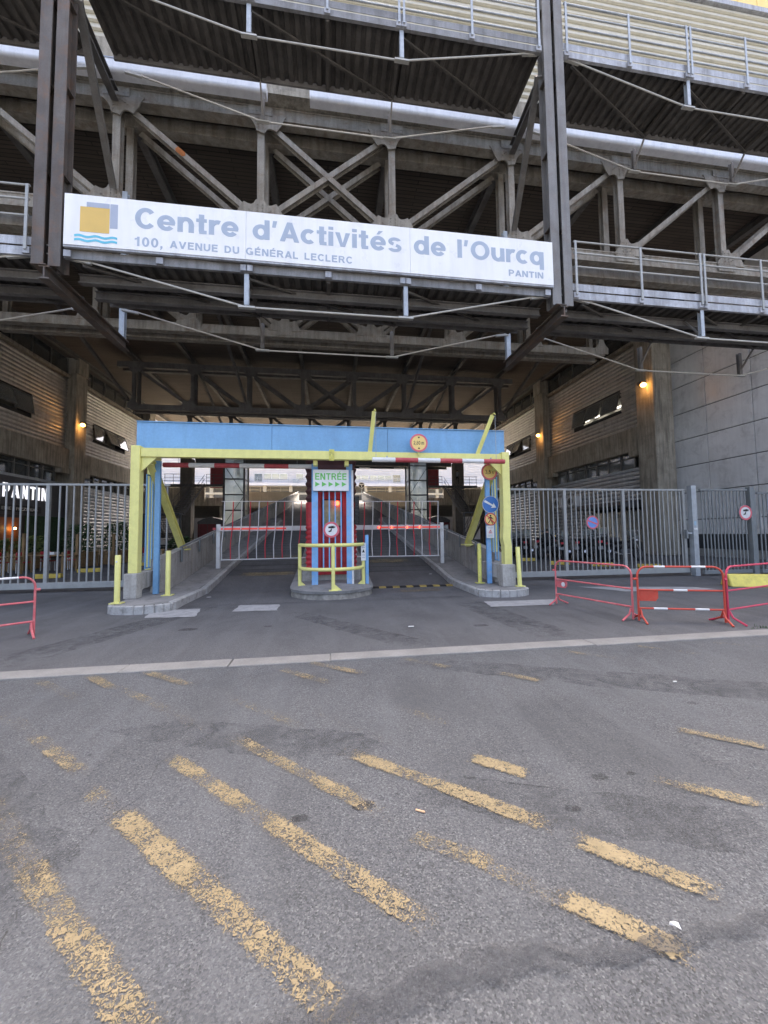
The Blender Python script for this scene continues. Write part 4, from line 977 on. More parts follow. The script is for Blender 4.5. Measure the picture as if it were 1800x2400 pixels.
# ================================================================== ROAD SIGNS
def round_sign(label, c, r, rim, face, rw=.16, n=36):
    t = thing('road_sign', label, 'sign', c); c = V(c)
    MB().disc(c, r, X, Z, (0,.02,0), n).build('backplate', GALV, t)
    MB().disc(c+FR*.001, r*.985, X, Z, FR*.003, n).build('face', face, t)
    if rim: MB().ring(c+FR*.004, r*(1-rw*1.25), r*.985, X, Z, FR*.002, n).build('rim', rim, t)
    return t, c+FR*.0045
def flat(mb_pts, c, name, m_, t, d=.002): return MB().prism(mb_pts, c, X, Z, FR*d).build(name, m_, t)
YS1 = 9.06
t, c = round_sign('round yellow 2.80 m height limit sign on the blue fascia', (2.17,YS1,3.70), .225, SPINK, SYEL)
letters('2,80 m', SBLK, t, c+V((-.13,0,-.045)), X, Z, .26, .09, .14, .002, .3, t=.75)
flat([(-.03,.15),(.03,.15),(0,.105)], c, 'arrow', SBLK, t); flat([(-.03,-.15),(.03,-.15),(0,-.105)], c, 'arrow', SBLK, t)
MB().bar(V((2.17,9.10,3.5)), V((2.17,9.10,3.4)), .04, .03, (0,1,0)).build('bracket', YEL, t)
YS2 = 9.5; q = YS2/9.2
def at2(x, z): return (x*q, YS2, 1.5+(z-1.5)*q)
t, c = round_sign('round yellow 3,5t weight limit sign under the right end of the crossbeam', at2(4.02,3.03), .215, SPINK, SYEL)
letters('3,5 t', SBLK, t, c+V((-.115,0,-.05)), X, Z, .23, .10, .14, .002, .3, t=.75)
t, c = round_sign('round blue sign with white arrow pointing down right', at2(4.03,2.20), .225, WHT, SBLU, .04)
d = V((1,0,-.55)).normalized(); e = V((.55,0,1)).normalized()
MB().prism([(-.19,-.03),(.06,-.022),(.05,-.075),(.175,0),(.05,.075),(.06,.022),(-.19,.03)], c, d, e, FR*.002).build('arrow', WHT, t)
t, c = round_sign('round yellow no pedestrians sign with red bar', at2(4.02,1.825), .165, SRED, SYEL, .13)
for poly in ([(-.02,.115),(.02,.115),(.025,.085),(.012,.07),(-.012,.07),(-.025,.085)], [(-.03,.065),(.03,.06),(.02,-.02),(-.02,-.02)], [(-.02,-.015),(.005,-.015),(-.03,-.07),(-.06,-.105),(-.075,-.095),(-.045,-.06)],
             [(0,-.015),(.022,-.015),(.04,-.06),(.06,-.11),(.04,-.115),(.018,-.065)], [(.028,.06),(.075,.0),(.065,-.008),(.02,.035)], [(-.028,.062),(-.075,.01),(-.067,.0),(-.02,.04)]): flat(poly, c+FR*.0005, 'figure', SBLK, t)
MB().prism([(-.14,-.013),(.14,-.013),(.14,.013),(-.14,.013)], c, V((1,0,-1)).normalized(), V((1,0,1)).normalized(), FR*.0042).build('red_bar', SRED, t)
t = thing('notice_plate', 'small white notice with red triangle under the no pedestrians sign', 'sign', at2(4.0,1.5)); c = V(at2(4.005,1.51))
MB().box(c.x-.105,YS2-.005,c.z-.16,c.x+.105,YS2+.005,c.z+.16).build('plate', WHT, t)
MB().prism([(-.055,-.04),(.055,-.04),(0,.06)], c+FR*.0055, X, Z, FR*.002).build('triangle', SRED, t)
MB().prism([(-.033,-.028),(.033,-.028),(0,.033)], c+FR*.0078, X, Z, FR*.002).build('triangle_field', WHT, t)
MB().prism([(-.012,-.02),(.012,-.02),(.008,.005),(-.008,.005)], c+FR*.01, X, Z, FR*.001).build('symbol', SBLK, t)
for z in (.09,.11,-.08,-.1,-.12): MB().box(c.x-.06,YS2-.0065,c.z+z,c.x+.06,YS2-.0052,c.z+z+.008).build('line', SIGNG, t)
def camera_sign(label, c, r):
    t, c = round_sign(label, c, r, SPINK, WHT, .2)
    k = r/.19
    S_ = lambda pts: [(a*k,b*k) for a, b in pts]
    flat(S_([(-.075,.035),(-.065,.075),(.055,.095),(.07,.05),(.05,.03)]), c, 'camera_body', SBLK, t)
    flat(S_([(.075,.09),(.095,.07),(.08,.03),(.07,.045)]), c, 'camera_lens', SBLK, t)
    flat(S_([(-.005,.025),(.02,.025),(.0,-.045),(-.06,-.06),(-.07,-.03),(-.03,-.02)]), c, 'camera_arm', SBLK, t)
    return t
camera_sign('round red and white camera warning sign on the blue bars of the booth', (.045,9.66,1.61), .2)
t, c = round_sign('round red and blue no parking sign on the right grey fence', (8.26,11.13,1.77), .215, SPINK, mat('sign_pale_blue', (.13,.28,.62), .45, var=.05), .17)
MB().prism([(-.17,-.022),(.17,-.022),(.17,.022),(-.17,.022)], c, V((1,0,-.38)).normalized(), V((.38,0,1)).normalized(), FR*.003).build('red_bar', SPINK, t)
camera_sign('round red and white camera warning sign on the far right fence panel', (13.6,10.86,2.04), .25)
# ENTREE board
t = thing('entrance_board', 'white board reading ENTRÉE in green above five green triangles', 'sign', (.05,9.6,2.8))
MB().box(-.40,9.56,2.57,.48,9.62,3.10).build('board', SIGNW, t, bevel=.008)
letters('ENTRÉE', GREEN, t, (-.345,9.559,2.845), X, Z, .77, .165, .14, .003)
for i in range(5): MB().prism([(0,-.062),(.115,0),(0,.062)], (-.345+i*.163,9.5575,2.735), X, Z, (0,-.003,0)).build('triangle', GREEN, t)

# ================================================================== FENCES
def fence(name, label, x0, x1, y, zt, pitch, br, m_, thick=(), zb=.1, rail_h=.17):
    t = thing(name, label, 'fence', ((x0+x1)/2,y,0))
    MB().box(x0,y-.035,zt-.06,x1,y+.035,zt).build('top_rail', m_, t, bevel=.006)
    MB().box(x0,y-.05,zb,x1,y+.05,zb+rail_h).build('bottom_rail', m_, t, bevel=.006)
    bm_ = MB().tube([(0,0,zb+rail_h),(0,0,zt-.06)], br, 10).mesh('bar', m_, True)
    x = x0+pitch/2
    while x < x1-.03:
        if all(abs(x-k) > pitch*.6 for k in thick): link('bar', bm_, t, (x+random.uniform(-.004,.004),y,0), (R(random.uniform(-.25,.25)),R(random.uniform(-.2,.2)),0))
        x += pitch
    for k in thick: MB().box(k-.045,y-.04,zb+rail_h,k+.045,y+.04,zt-.06).build('thick_bar', m_, t)
    return t
fence('sliding_fence', 'tall grey bar fence panel on the left in front of the terrace', -12.2,-4.55,11.8,3.0,.187,.024,FENC,(-7.7,-11.4))
rfence = fence('sliding_fence', 'long grey bar fence panel on the right carrying the no parking sign', 4.85,11.72,11.2,2.85,.157,.021,FENC,(7.36,9.41,11.62))
fence('bar_fence', 'darker grey fixed fence panel at far right with camera sign', 12.0,13.8,10.95,2.83,.135,.02,FENCD,(), .06, .12)
fence('bar_fence', 'dark grey gate leaf at the far right edge', 14.05,17.5,10.85,2.72,.16,.022,FENCD,(), .06, .12)
t = thing('fence_post', 'galvanised square gate post with latch between the two right fences', 'post', (11.83,11.05,0))
MB().box(11.74,10.98,0,11.92,11.16,2.95).build('post', GALV, t, bevel=.01)
MB().box(11.55,11.02,1.36,11.73,11.06,1.42).build('latch', GALV, t)
MB().box(11.50,11.0,1.22,11.56,11.08,1.5).build('lock_plate', FENCD, t)
MB().box(11.76,10.972,1.5,11.88,10.978,1.56).build('sticker', WHT, t); MB().box(11.77,10.972,1.64,11.85,10.978,1.78).build('sticker', mat('sticker_blue',(.35,.5,.6),.5), t)
tag(MB().box(13.83,10.86,0,14.02,11.02,2.9).build('fence_post', FENCD, bevel=.01), 'plain dark grey square post at the end of the far right fence', 'post')

# ================================================================== CROWD BARRIERS
def crowd_barrier(label, p0, p1, m_, bands=(), plate=None, h=.9, yawfoot=1, name='crowd_barrier'):
    p0, p1 = V((*p0,0)), V((*p1,0)); d = (p1-p0); L = d.length; d.normalize(); nrm = V((-d.y,d.x,0))
    t = thing(name, label, 'barrier', tuple(p0), 'red crowd barriers')
    P = lambda a, z, o=0: p0+d*a+Z*z+nrm*o
    r = .0165; rc = .15
    pts = [P(0,.02)]+[P(0,.3),P(0,h-rc)]+[P(rc-rc*math.cos(R(k*18)),h-rc+rc*math.sin(R(k*18))) for k in range(1,6)]
    pts += [P(L-rc+rc*math.sin(R(k*18)),h-rc+rc*math.cos(R(k*18))) for k in range(0,6)]+[P(L,.3),P(L,.02)]
    MB().tube(pts, r, 10).build('frame', m_, t, True)
    for z in (.52,.22): MB().tube([P(0,z),P(L,z)], r*.9, 8).build('rail', m_, t, True)
    for a in (.03, L-.03):
        MB().tube([P(a,.2,0),P(a,.1,.05*yawfoot),P(a,.01,.28*yawfoot)], .016, 6).build('foot', m_, t, True)
        MB().tube([P(a,.2,0),P(a,.1,-.05),P(a,.01,-.22)], .016, 6).build('foot', m_, t, True)
    for z, a, b in bands: MB().tube([P(a*L,z),P(b*L,z)], r*1.08, 10).build('white_band', WHT, t, True)
    if plate:
        a0, a1, z0, z1, dec = plate
        MB().prism([(a0,z1),(a0,z0),(a1-.04,z0),(a1,z0+.05),(a1,z1)], p0, d, Z, nrm*.006).build('plate', m_, t)
        if dec:
            o = p0-nrm*.004+d*(a1-.09)+Z*((z0+z1)/2); MB().disc(o, .045, d, Z, -nrm*.003, 16).build('sticker', WHT, t)
    MB().tube([P(-.06,.70),P(0,.70)], .02, 6).build('hook', m_, t)
    return t
crowd_barrier('faded pink crowd barrier standing askew in front of the right fence', (4.62,7.42), (5.02,5.86), PINKP, (), (.02,.28,.36,.50,True))
crowd_barrier('orange red crowd barrier with white bands, second from the left on the right side', (5.04,5.76), (6.22,5.36), ORNG, ((.9,.2,.33),(.9,.64,.8),(.52,.42,.58),(.22,.18,.34),(.22,.66,.82)), (.02,.3,.34,.51,False))
crowd_barrier('magenta red crowd barrier running out at the right edge of the view', (6.27,5.36), (9.2,6.15), MAGR)
crowd_barrier('red crowd barrier with white bands cut off at the left edge', (-4.5,6.68), (-5.7,5.62), PINKP, ((.9,.12,.5),(.52,.5,.7),(.22,.35,.75)), None, .9)
# yellow concrete wedge
WEDGE = mat('yellow_wedge', (.70,.60,.14), .75, var=.12, sc=6, dirt=(.35,.3,.12), dirt_amt=.5)
t = tag(MB().prism([(-.25,0),(.25,0),(.11,.31),(-.11,.31)], (10.45,8.95,.0), V((.35,.94,0)).normalized(), Z, V((2.4,-.95,0))).build('concrete_barrier', WEDGE, bevel=.02), 'long pale yellow concrete traffic block lying behind the crowd barriers', 'concrete block')
WS = mat('wheel_stop_yellow', (.52,.38,.07), .75, var=.2, sc=4, dirt=(.25,.2,.08), dirt_amt=.5)
wsm = MB().prism([(-.14,0),(.14,0),(.09,.16),(-.09,.16)], (0,-.42,0), X, Z, (0,.84,0)).mesh('wheel_stop', WS, bevel=.02)
for x, y, a, lab in ((10.0,18.6,70,'yellow wheel stop farthest behind the right fence'),(10.3,16.2,70,'yellow wheel stop second farthest behind the right fence'),(11.4,14.9,70,'yellow wheel stop third behind the right fence, below the no parking sign'),(12.6,13.8,75,'yellow wheel stop nearest the galvanised gate post'),
        (-10.3,15.9,-78,'nearest yellow wheel stop behind the left fence'),(-10.2,18.2,-78,'second yellow wheel stop behind the left fence'),(-9.6,21.4,-78,'farthest yellow wheel stop behind the left fence')):
    o = link('wheel_stop', wsm, None, (x,y,.0), (0,0,R(a))); tag(o, lab, 'wheel stop', 'yellow wheel stops')
for (xa,ya,xb,yb) in ((-12.5,17.1,-8.2,17.6),(-12.5,19.9,-8.2,20.2),(9.2,17.4,13.0,16.6),(9.2,15.4,13,14.4)):
    L = math.hypot(xb-xa,yb-ya); o = MB().add([(0,-.05,0),(L,-.05,0),(L,.05,0),(0,.05,0)], [(0,1,2,3)]).build('road_marking', mat('bay_line', (.22,.22,.21), .8)); o.location = (xa,ya,.004); o.rotation_euler = (0,0,math.atan2(yb-ya,xb-xa)); struct(o)

# ================================================================== MOTORCYCLES
def motorcycle():
    t = thing('motorcycle', 'm', 'motorcycle', (0,0,0), 'motorcycles parked behind the right fence')
    for x in (-.68,.70):
        tw = MB().tube([(x+.255*math.cos(a),0,.31+.255*math.sin(a)) for a in [k*2*math.pi/20 for k in range(20)]], .055, 8, True).build('wheel', RUB, t, True)
        rm = MB().ring((x,-.03,.31), .155, .205, X, Z, (0,.06,0), 20)
        for k in range(6): a = k*math.pi/3; rm.bar((x+.03*math.cos(a),0,.31+.03*math.sin(a)),(x+.17*math.cos(a),0,.31+.17*math.sin(a)),.03,.02,(0,1,0))
        rm.build('rim', DKST, tw); MB().disc((x,-.05,.31), .04, X, Z, (0,.1,0), 10).build('hub', CHR, tw)
    vs = []; sec = [(-.62,.62,.10,.10),(-.40,.62,.14,.15),(-.1,.60,.15,.2),(.15,.60,.16,.26),(.36,.66,.15,.24),(.52,.76,.11,.15),(.60,.82,.07,.08)]
    n = 10; fs = []
    for x, z, w_, h_ in sec: vs += [(x,w_*math.cos(a),z+h_*math.sin(a)) for a in [k*2*math.pi/n for k in range(n)]]
    for i in range(len(sec)-1):
        for k in range(n): fs.append((i*n+k,i*n+(k+1)%n,(i+1)*n+(k+1)%n,(i+1)*n+k))
    fs += [tuple(range(n-1,-1,-1)), tuple(range((len(sec)-1)*n,len(sec)*n))]
    MB().add(vs, fs).build('body', BLK, t, True)
    MB().prism([(-.70,.80),(-.25,.76),(.02,.78),(.0,.86),(-.3,.84),(-.72,.92)], (0,-.13,0), X, Z, (0,.26,0)).build('seat', RUB, t, bevel=.025)
    MB().box(-.28,-.17,.24,.2,.17,.52).build('engine', DKST, t, bevel=.04)
    f = MB()
    for s in (-.09,.09): f.tube([(.72,s,.31),(.50,s,.86),(.46,s,.98)], .025, 8)
    f.build('fork', CHR, t, True)
    f = MB().tube([(.38,-.36,1.02),(.46,-.2,1.04),(.48,0,1.0),(.46,.2,1.04),(.38,.36,1.02)], .017, 8).build('handlebar', DKST, t, True)
    for s in (-1,1):
        MB().tube([(.44,s*.24,1.04),(.46,s*.30,1.2)], .008, 5).build('mirror_stem', DKST, f); MB().ball((.46,s*.32,1.22), .055, 8, 6, .7).build('mirror', CHR, f)
    MB().ball((.66,0,.86), .10, 12, 8).build('headlight', CHR, t, True)
    MB().prism([(.52,.92),(.64,.96),(.48,1.30),(.44,1.28)], (0,-.15,0), X, Z, (0,.30,0)).build('windshield', GLSL, t)
    MB().tube([(.1,-.16,.3),(-.3,-.2,.26),(-.72,-.22,.38)], [.03,.04,.055], 10).build('exhaust', CHR, t, True)
    MB().prism([(-.98,.40),(-.62,.66),(-.60,.6),(-.96,.36)], (0,-.07,0), X, Z, (0,.14,0)).build('rear_mudguard', BLK, t)
    MB().box(-1.0,-.08,.48,-.985,.08,.60).build('number_plate', mat('plate_grey',(.3,.3,.3),.5), t)
    MB().box(-.80,-.07,.72,-.76,.07,.80).build('tail_light', SRED, t)
    MB().bar((-.1,.12,.3),(-.16,.3,.02),.03,.03).build('side_stand', DKST, t)
    return t
mo = motorcycle()
ml = ['first black motorcycle of the row, nearest the gantry post','second black motorcycle of the row from the gantry','third black motorcycle of the row from the gantry, beside the seated rider','fourth black motorcycle of the row, left of the no parking sign','fifth black motorcycle of the row, behind the no parking sign','sixth black motorcycle of the row, right of the no parking sign','seventh black motorcycle of the row, nearest the entrance canopy','black motorcycle in the back row behind the gantry post','black motorcycle in the back row behind the seated rider','black motorcycle in the back row left of the canopy','black motorcycle in the back row below the air conditioners']
for i, (x, y, a) in enumerate(((10.6,21.4,40),(11.2,20.4,55),(11.9,19.7,35),(12.5,18.9,50),(13.1,18.2,38),(13.7,17.5,45),(14.3,17.0,5),(11.6,22.6,40),(13.4,21.4,60),(14.8,20.0,30),(12.6,23.6,50))):
    if i == 0: mo.location = (x,y,0); mo.rotation_euler = (R(0),0,R(a)); mo['label'] = ml[0]
    else: dup(mo, (x,y,0), R(a), ml[i])
mo2 = [o for o in C.objects if o.name.startswith('motorcycle')]
for i, o in enumerate(mo2): o.rotation_euler.x = R(-7); o.scale = (1.18+.06*(i%3),)*3
# top box on the bike by the canopy is its own thing
tag(MB().box(14.0,18.0,.0,14.9,18.7,1.15).build('parts_box', DKST, bevel=.04), 'dark grey storage box behind the row of motorcycles', 'box')

# ================================================================== PEOPLE
def person(name_label, loc, rot, joints, rad, top, legs, skin_top, hgt):
    """one continuous body grown on a joint skeleton; joints: dict name->(x,y,z), edges fixed"""
    names = list(joints); edges = [('pelvis','waist'),('waist','chest'),('chest','neck'),('neck','head'),('head','crown'),('chest','shl'),('shl','ell'),('ell','wrl'),('wrl','hal'),('chest','shr'),('shr','elr'),('elr','wrr'),('wrr','har'),('pelvis','hipl'),('hipl','knl'),('knl','anl'),('anl','tol'),('pelvis','hipr'),('hipr','knr'),('knr','anr'),('anr','tor')]
    me = bpy.data.meshes.new('body'); me.from_pydata([joints[n] for n in names], [(names.index(a),names.index(b)) for a,b in edges], [])
    o = bpy.data.objects.new('body_tmp', me); C.objects.link(o)
    md = o.modifiers.new('s','SKIN'); md.use_smooth_shade = True; o.modifiers.new('u','SUBSURF').levels = 1
    for i, n in enumerate(names): me.skin_vertices[0].data[i].radius = (rad[n],rad[n]*.85); me.skin_vertices[0].data[i].use_root = (n == 'pelvis')
    dg = bpy.context.evaluated_depsgraph_get(); dg.update()
    m2 = bpy.data.meshes.new_from_object(o.evaluated_get(dg)); bpy.data.objects.remove(o)
    m2.materials.clear()
    for m_ in (legs, top, SKIN, HAIR, SBLK): m2.materials.append(m_)
    hc = V(joints['head']); hands = [V(joints['hal']),V(joints['har'])]; pel = joints['pelvis'][2]
    for p in m2.polygons:
        c = p.center
        i = 0
        if c.z > pel+.04: i = 1
        if any((c-h).length < .09 for h in hands): i = 2
        if c.z > joints['neck'][2]-.02: i = 2
        if c.z > hc.z+.05 or (c.z > hc.z-.04 and (c-hc).dot(V((0,1,0))) > .02): i = 3
        if c.z < min(joints['anl'][2],joints['anr'][2])+.02: i = 4
        p.material_index = i
    t = thing('person', name_label, 'person', loc); t.rotation_euler = (0,0,rot)
    b = bpy.data.objects.new('body', m2); C.objects.link(b); b.parent = t
    return t
RAD = dict(pelvis=.14,waist=.13,chest=.15,neck=.058,head=.095,crown=.07,shl=.065,shr=.065,ell=.045,elr=.045,wrl=.034,wrr=.034,hal=.04,har=.04,hipl=.09,hipr=.09,knl=.062,knr=.062,anl=.045,anr=.045,tol=.045,tor=.045)
stand = dict(pelvis=(0,0,.95),waist=(0,0,1.12),chest=(0,0,1.36),neck=(0,0,1.52),head=(0,-.01,1.63),crown=(0,0,1.73),shl=(-.19,0,1.43),ell=(-.25,.02,1.16),wrl=(-.22,-.12,.98),hal=(-.2,-.18,.94),shr=(.19,0,1.43),elr=(.26,.02,1.15),wrr=(.26,-.02,.9),har=(.26,-.04,.82),hipl=(-.1,0,.9),knl=(-.11,-.02,.5),anl=(-.11,.02,.09),tol=(-.12,-.14,.04),hipr=(.1,0,.9),knr=(.12,-.01,.5),anr=(.12,.02,.09),tor=(.14,-.14,.04))
sit = dict(pelvis=(0,0,.9),waist=(0,-.03,1.05),chest=(0,-.08,1.28),neck=(0,-.12,1.43),head=(0,-.15,1.55),crown=(0,-.14,1.65),shl=(-.19,-.08,1.35),ell=(-.27,-.2,1.12),wrl=(-.2,-.4,1.05),hal=(-.18,-.48,1.05),shr=(.19,-.08,1.35),elr=(.27,-.2,1.12),wrr=(.2,-.4,1.05),har=(.18,-.48,1.05),hipl=(-.12,-.04,.88),knl=(-.24,-.38,.72),anl=(-.28,-.22,.30),tol=(-.29,-.36,.26),hipr=(.12,-.04,.88),knr=(.24,-.38,.72),anr=(.28,-.22,.30),tor=(.29,-.36,.26))
person('person in black sitting on a motorcycle behind the right fence', (11.72,19.58,.02), R(125), sit, RAD, CLB, CLB, 1, 1.7)
person('person in grey standing at the railing of the right stair landing', (14.35,41.6,6.85), R(150), stand, RAD, CLG, CLB, 1, 1.75)

# ================================================================== TERRACE BEHIND THE LEFT FENCE
def foliage(cx, cy, z0, z1, rx, n, m_, parent, lw=.09):
    mb = MB()
    for i in range(n):
        a = random.uniform(0,6.283); rr = rx*math.sqrt(random.random()); z = z0+(z1-z0)*random.random()**.8
        k = .55+.45*math.sin(math.pi*min(1,(z-z0)/(z1-z0)+.15)); c = V((cx+rr*k*math.cos(a), cy+rr*k*math.sin(a), z))
        d = V((math.cos(a)+random.uniform(-.6,.6),math.sin(a)+random.uniform(-.6,.6),random.uniform(-.5,.7))).normalized(); s_ = d.cross(V((random.random(),random.random(),1))).normalized()
        L = lw*random.uniform(1.2,2.6); W = lw*random.uniform(.35,.6)
        mb.add([c,c+d*L*.5+s_*W,c+d*L,c+d*L*.5-s_*W], [(0,1,2,3)])
    return mb.build('foliage', m_, parent)
def planter(label, x, y, L, h, tall, m_, n, rot=0):
    t = thing('planter', label, 'planter', (x,y,0), 'wooden planters on the terrace')
    for k in range(4):
        z0 = .04+k*(h-.04)/4
        MB().box(x-.3,y-L/2,z0,x+.3,y+L/2,z0+(h-.04)/4-.012).build('board', WOOD, t, bevel=.008)
    for sx_ in (-1,1):
        for sy_ in (-1,1): MB().box(x+sx_*.3-.05,y+sy_*(L/2)-.05,0,x+sx_*.3+.05,y+sy_*(L/2)+.05,h+(.9 if sx_ > 0 and sy_ < 0 else .05)).build('corner_post', WOOD, t)
    MB().box(x-.27,y-L/2+.03,h-.05,x+.27,y+L/2-.03,h-.015).build('soil', DARKI, t)
    foliage(x, y, h, h+tall, L*.42, n, m_, t); return t
planter('wooden planter with a tall dark bush behind the left fence', -12.3,21.2,1.6,.75,1.35,LEAF,900)
planter('wooden planter with a spiky dark shrub next to the left yellow post', -11.7,23.2,1.7,.75,1.5,LEAF,1000)
planter('wooden planter with low yellow green leaves near the restaurant door', -14.0,20.3,1.5,.8,.75,LEAFY,500)
planter('wooden planter with mixed herbs at the left edge', -14.9,19.8,1.2,.8,.6,LEAFY,400)
planter('low wooden planter with sparse greenery near the ramp parapet', -9.2,25.5,1.8,.7,.7,LEAF,500)
CHR_R = mat('chair_red', (.42,.03,.035), .5)
def chair(mt):
    t = thing('chair', 'c', 'chair', (0,0,0), 'terrace chairs')
    MB().box(-.2,-.2,.43,.2,.2,.47).build('seat', mt, t, bevel=.012); MB().box(-.2,.17,.55,.2,.21,.88).build('backrest', mt, t, bevel=.012)
    for a in (-1,1):
        for c in (-1,1): MB().bar((a*.18,c*.18,.0),(a*.17,c*.19,.43 if c < 0 else .86),.03,.03).build('leg', WHT, t)
    return t
c0 = chair(CHR_R)
cl_ = ['red chair nearest the left edge of the terrace','red chair behind the wooden bench','red chair in the middle of the terrace','red chair beside the tall dark bush','red chair far back beside the left ramp parapet']
for i, (x, y, a) in enumerate(((-13.9,18.6,80),(-13.0,18.6,100),(-12.6,19.4,60),(-11.9,20.0,110),(-10.2,23.6,70))):
    if i == 0: c0.location = (x,y,0); c0.rotation_euler = (0,0,R(a)); c0['label'] = cl_[0]
    else: dup(c0, (x,y,0), R(a), cl_[i])
def table(label, x, y, L, a):
    t = thing('terrace_table', label, 'table', (0,0,0), 'wooden terrace tables')
    for k in range(4): MB().box(-.4+k*.2,-L/2,.70,-.4+k*.2+.185,L/2,.745).build('plank', WOOD, t, bevel=.006)
    for sx_ in (-1,1):
        for sy_ in (-1,1): MB().box(sx_*.33-.04,sy_*(L/2-.15)-.04,0,sx_*.33+.04,sy_*(L/2-.15)+.04,.698).build('leg', WOOD, t)
    t.location = (x,y,0); t.rotation_euler = (0,0,R(a))
table('long wooden table at the left edge of the terrace', -13.6,17.9,2.0,75); table('wooden table in front of the tall dark bush', -12.0,18.9,1.8,75); table('wooden table far back beside the ramp parapet', -9.9,24.2,1.5,70)
tag(MB().box(-12.35,18.75,.746,-11.95,19.1,.86).build('menu_box', WHT, bevel=.01), 'white box lying on the wooden table by the dark bush', 'box')

# ================================================================== RIGHT ENTRANCE DETAILS
ca = thing('entrance_canopy', 'dark rounded canopy over the glass entrance on the right', 'canopy', (19.2,24.3,3))
MB().prism(arc(19.95,3.0,1.5,90,180,8)+[(18.5,2.85),(19.95,2.85)] if False else [(19.93,3.0),(18.5,3.0),(18.46,3.12),(18.6,3.28),(19.0,3.42),(19.93,3.5)], (0,21.95,0), X, Z, (0,4.9,0)).build('shell', DKST, ca)
en = thing('glass_entrance', 'glass entrance door with pale frame below the dark canopy', 'door', (19.9,24.2,0))
for y in (22.0,23.1,24.4,25.6,26.5): MB().box(19.82,y-.05,.03,19.95,y+.05,2.84).build('frame_post', GALV, en)
for ya, yb in ((22.05,23.05),(23.15,24.35),(24.45,25.55),(25.65,26.45)): MB().box(19.88,ya,.1,19.9,yb,2.8).build('glass_pane', GLS, en)
MB().box(18.7,22.2,0,19.8,26.3,.15).build('step', CONC, en)
for i, (y, lab) in enumerate(((28.4,'outdoor air conditioner nearer the canopy on the right slat wall'),(30.3,'outdoor air conditioner farther from the canopy on the right slat wall'))):
    t = thing('air_conditioner', lab, 'air conditioner', (19.5,y,3.5), 'outdoor air conditioners')
    MB().box(19.28,y-.5,3.5,19.88,y+.5,4.3).build('case', WHT, t, bevel=.02); MB().ring((19.275,y+.12,3.9), .22, .3, Y, Z, (-.02,0,0), 20).build('fan_ring', DKST, t)
    MB().disc((19.277,y+.12,3.9), .2, Y, Z, (-.006,0,0), 16).build('fan_hole', DARKI, t); MB().box(19.3,y-.45,3.4,19.9,y-.4,3.497).build('bracket', GALV, t)

# ================================================================== WALL LAMPS (lit)
for x, y, z, s, lab in ((19.2,20.75,10.45,1,'lit orange wall lamp on the nearest right concrete column'),(19.2,32.75,10.4,1,'lit orange wall lamp on the second right concrete column'),(-19.2,32.75,10.3,-1,'lit orange wall lamp on the left concrete column')):
    t = thing('wall_lamp', lab, 'lamp', (x,y,z), 'lit wall lamps')
    MB().box(min(x-s*.28,x+s*.09),y-.16,z-.02,max(x-s*.28,x+s*.09),y+.16,z+.2).build('housing', DKST, t, bevel=.03)
    MB().ball((x-s*.14,y-.18,z-.06), .17, 12, 8, .8).build('bulb_glass', SODIUM, t, True)
    ld = bpy.data.lights.new('lamp_light','POINT'); ld.energy = 4; ld.color = (1,.45,.12); ld.shadow_soft_size = .15
    lo = bpy.data.objects.new('lamp_light', ld); C.objects.link(lo); lo.parent = t; lo.location = (-s*.35,-.3,-.35)

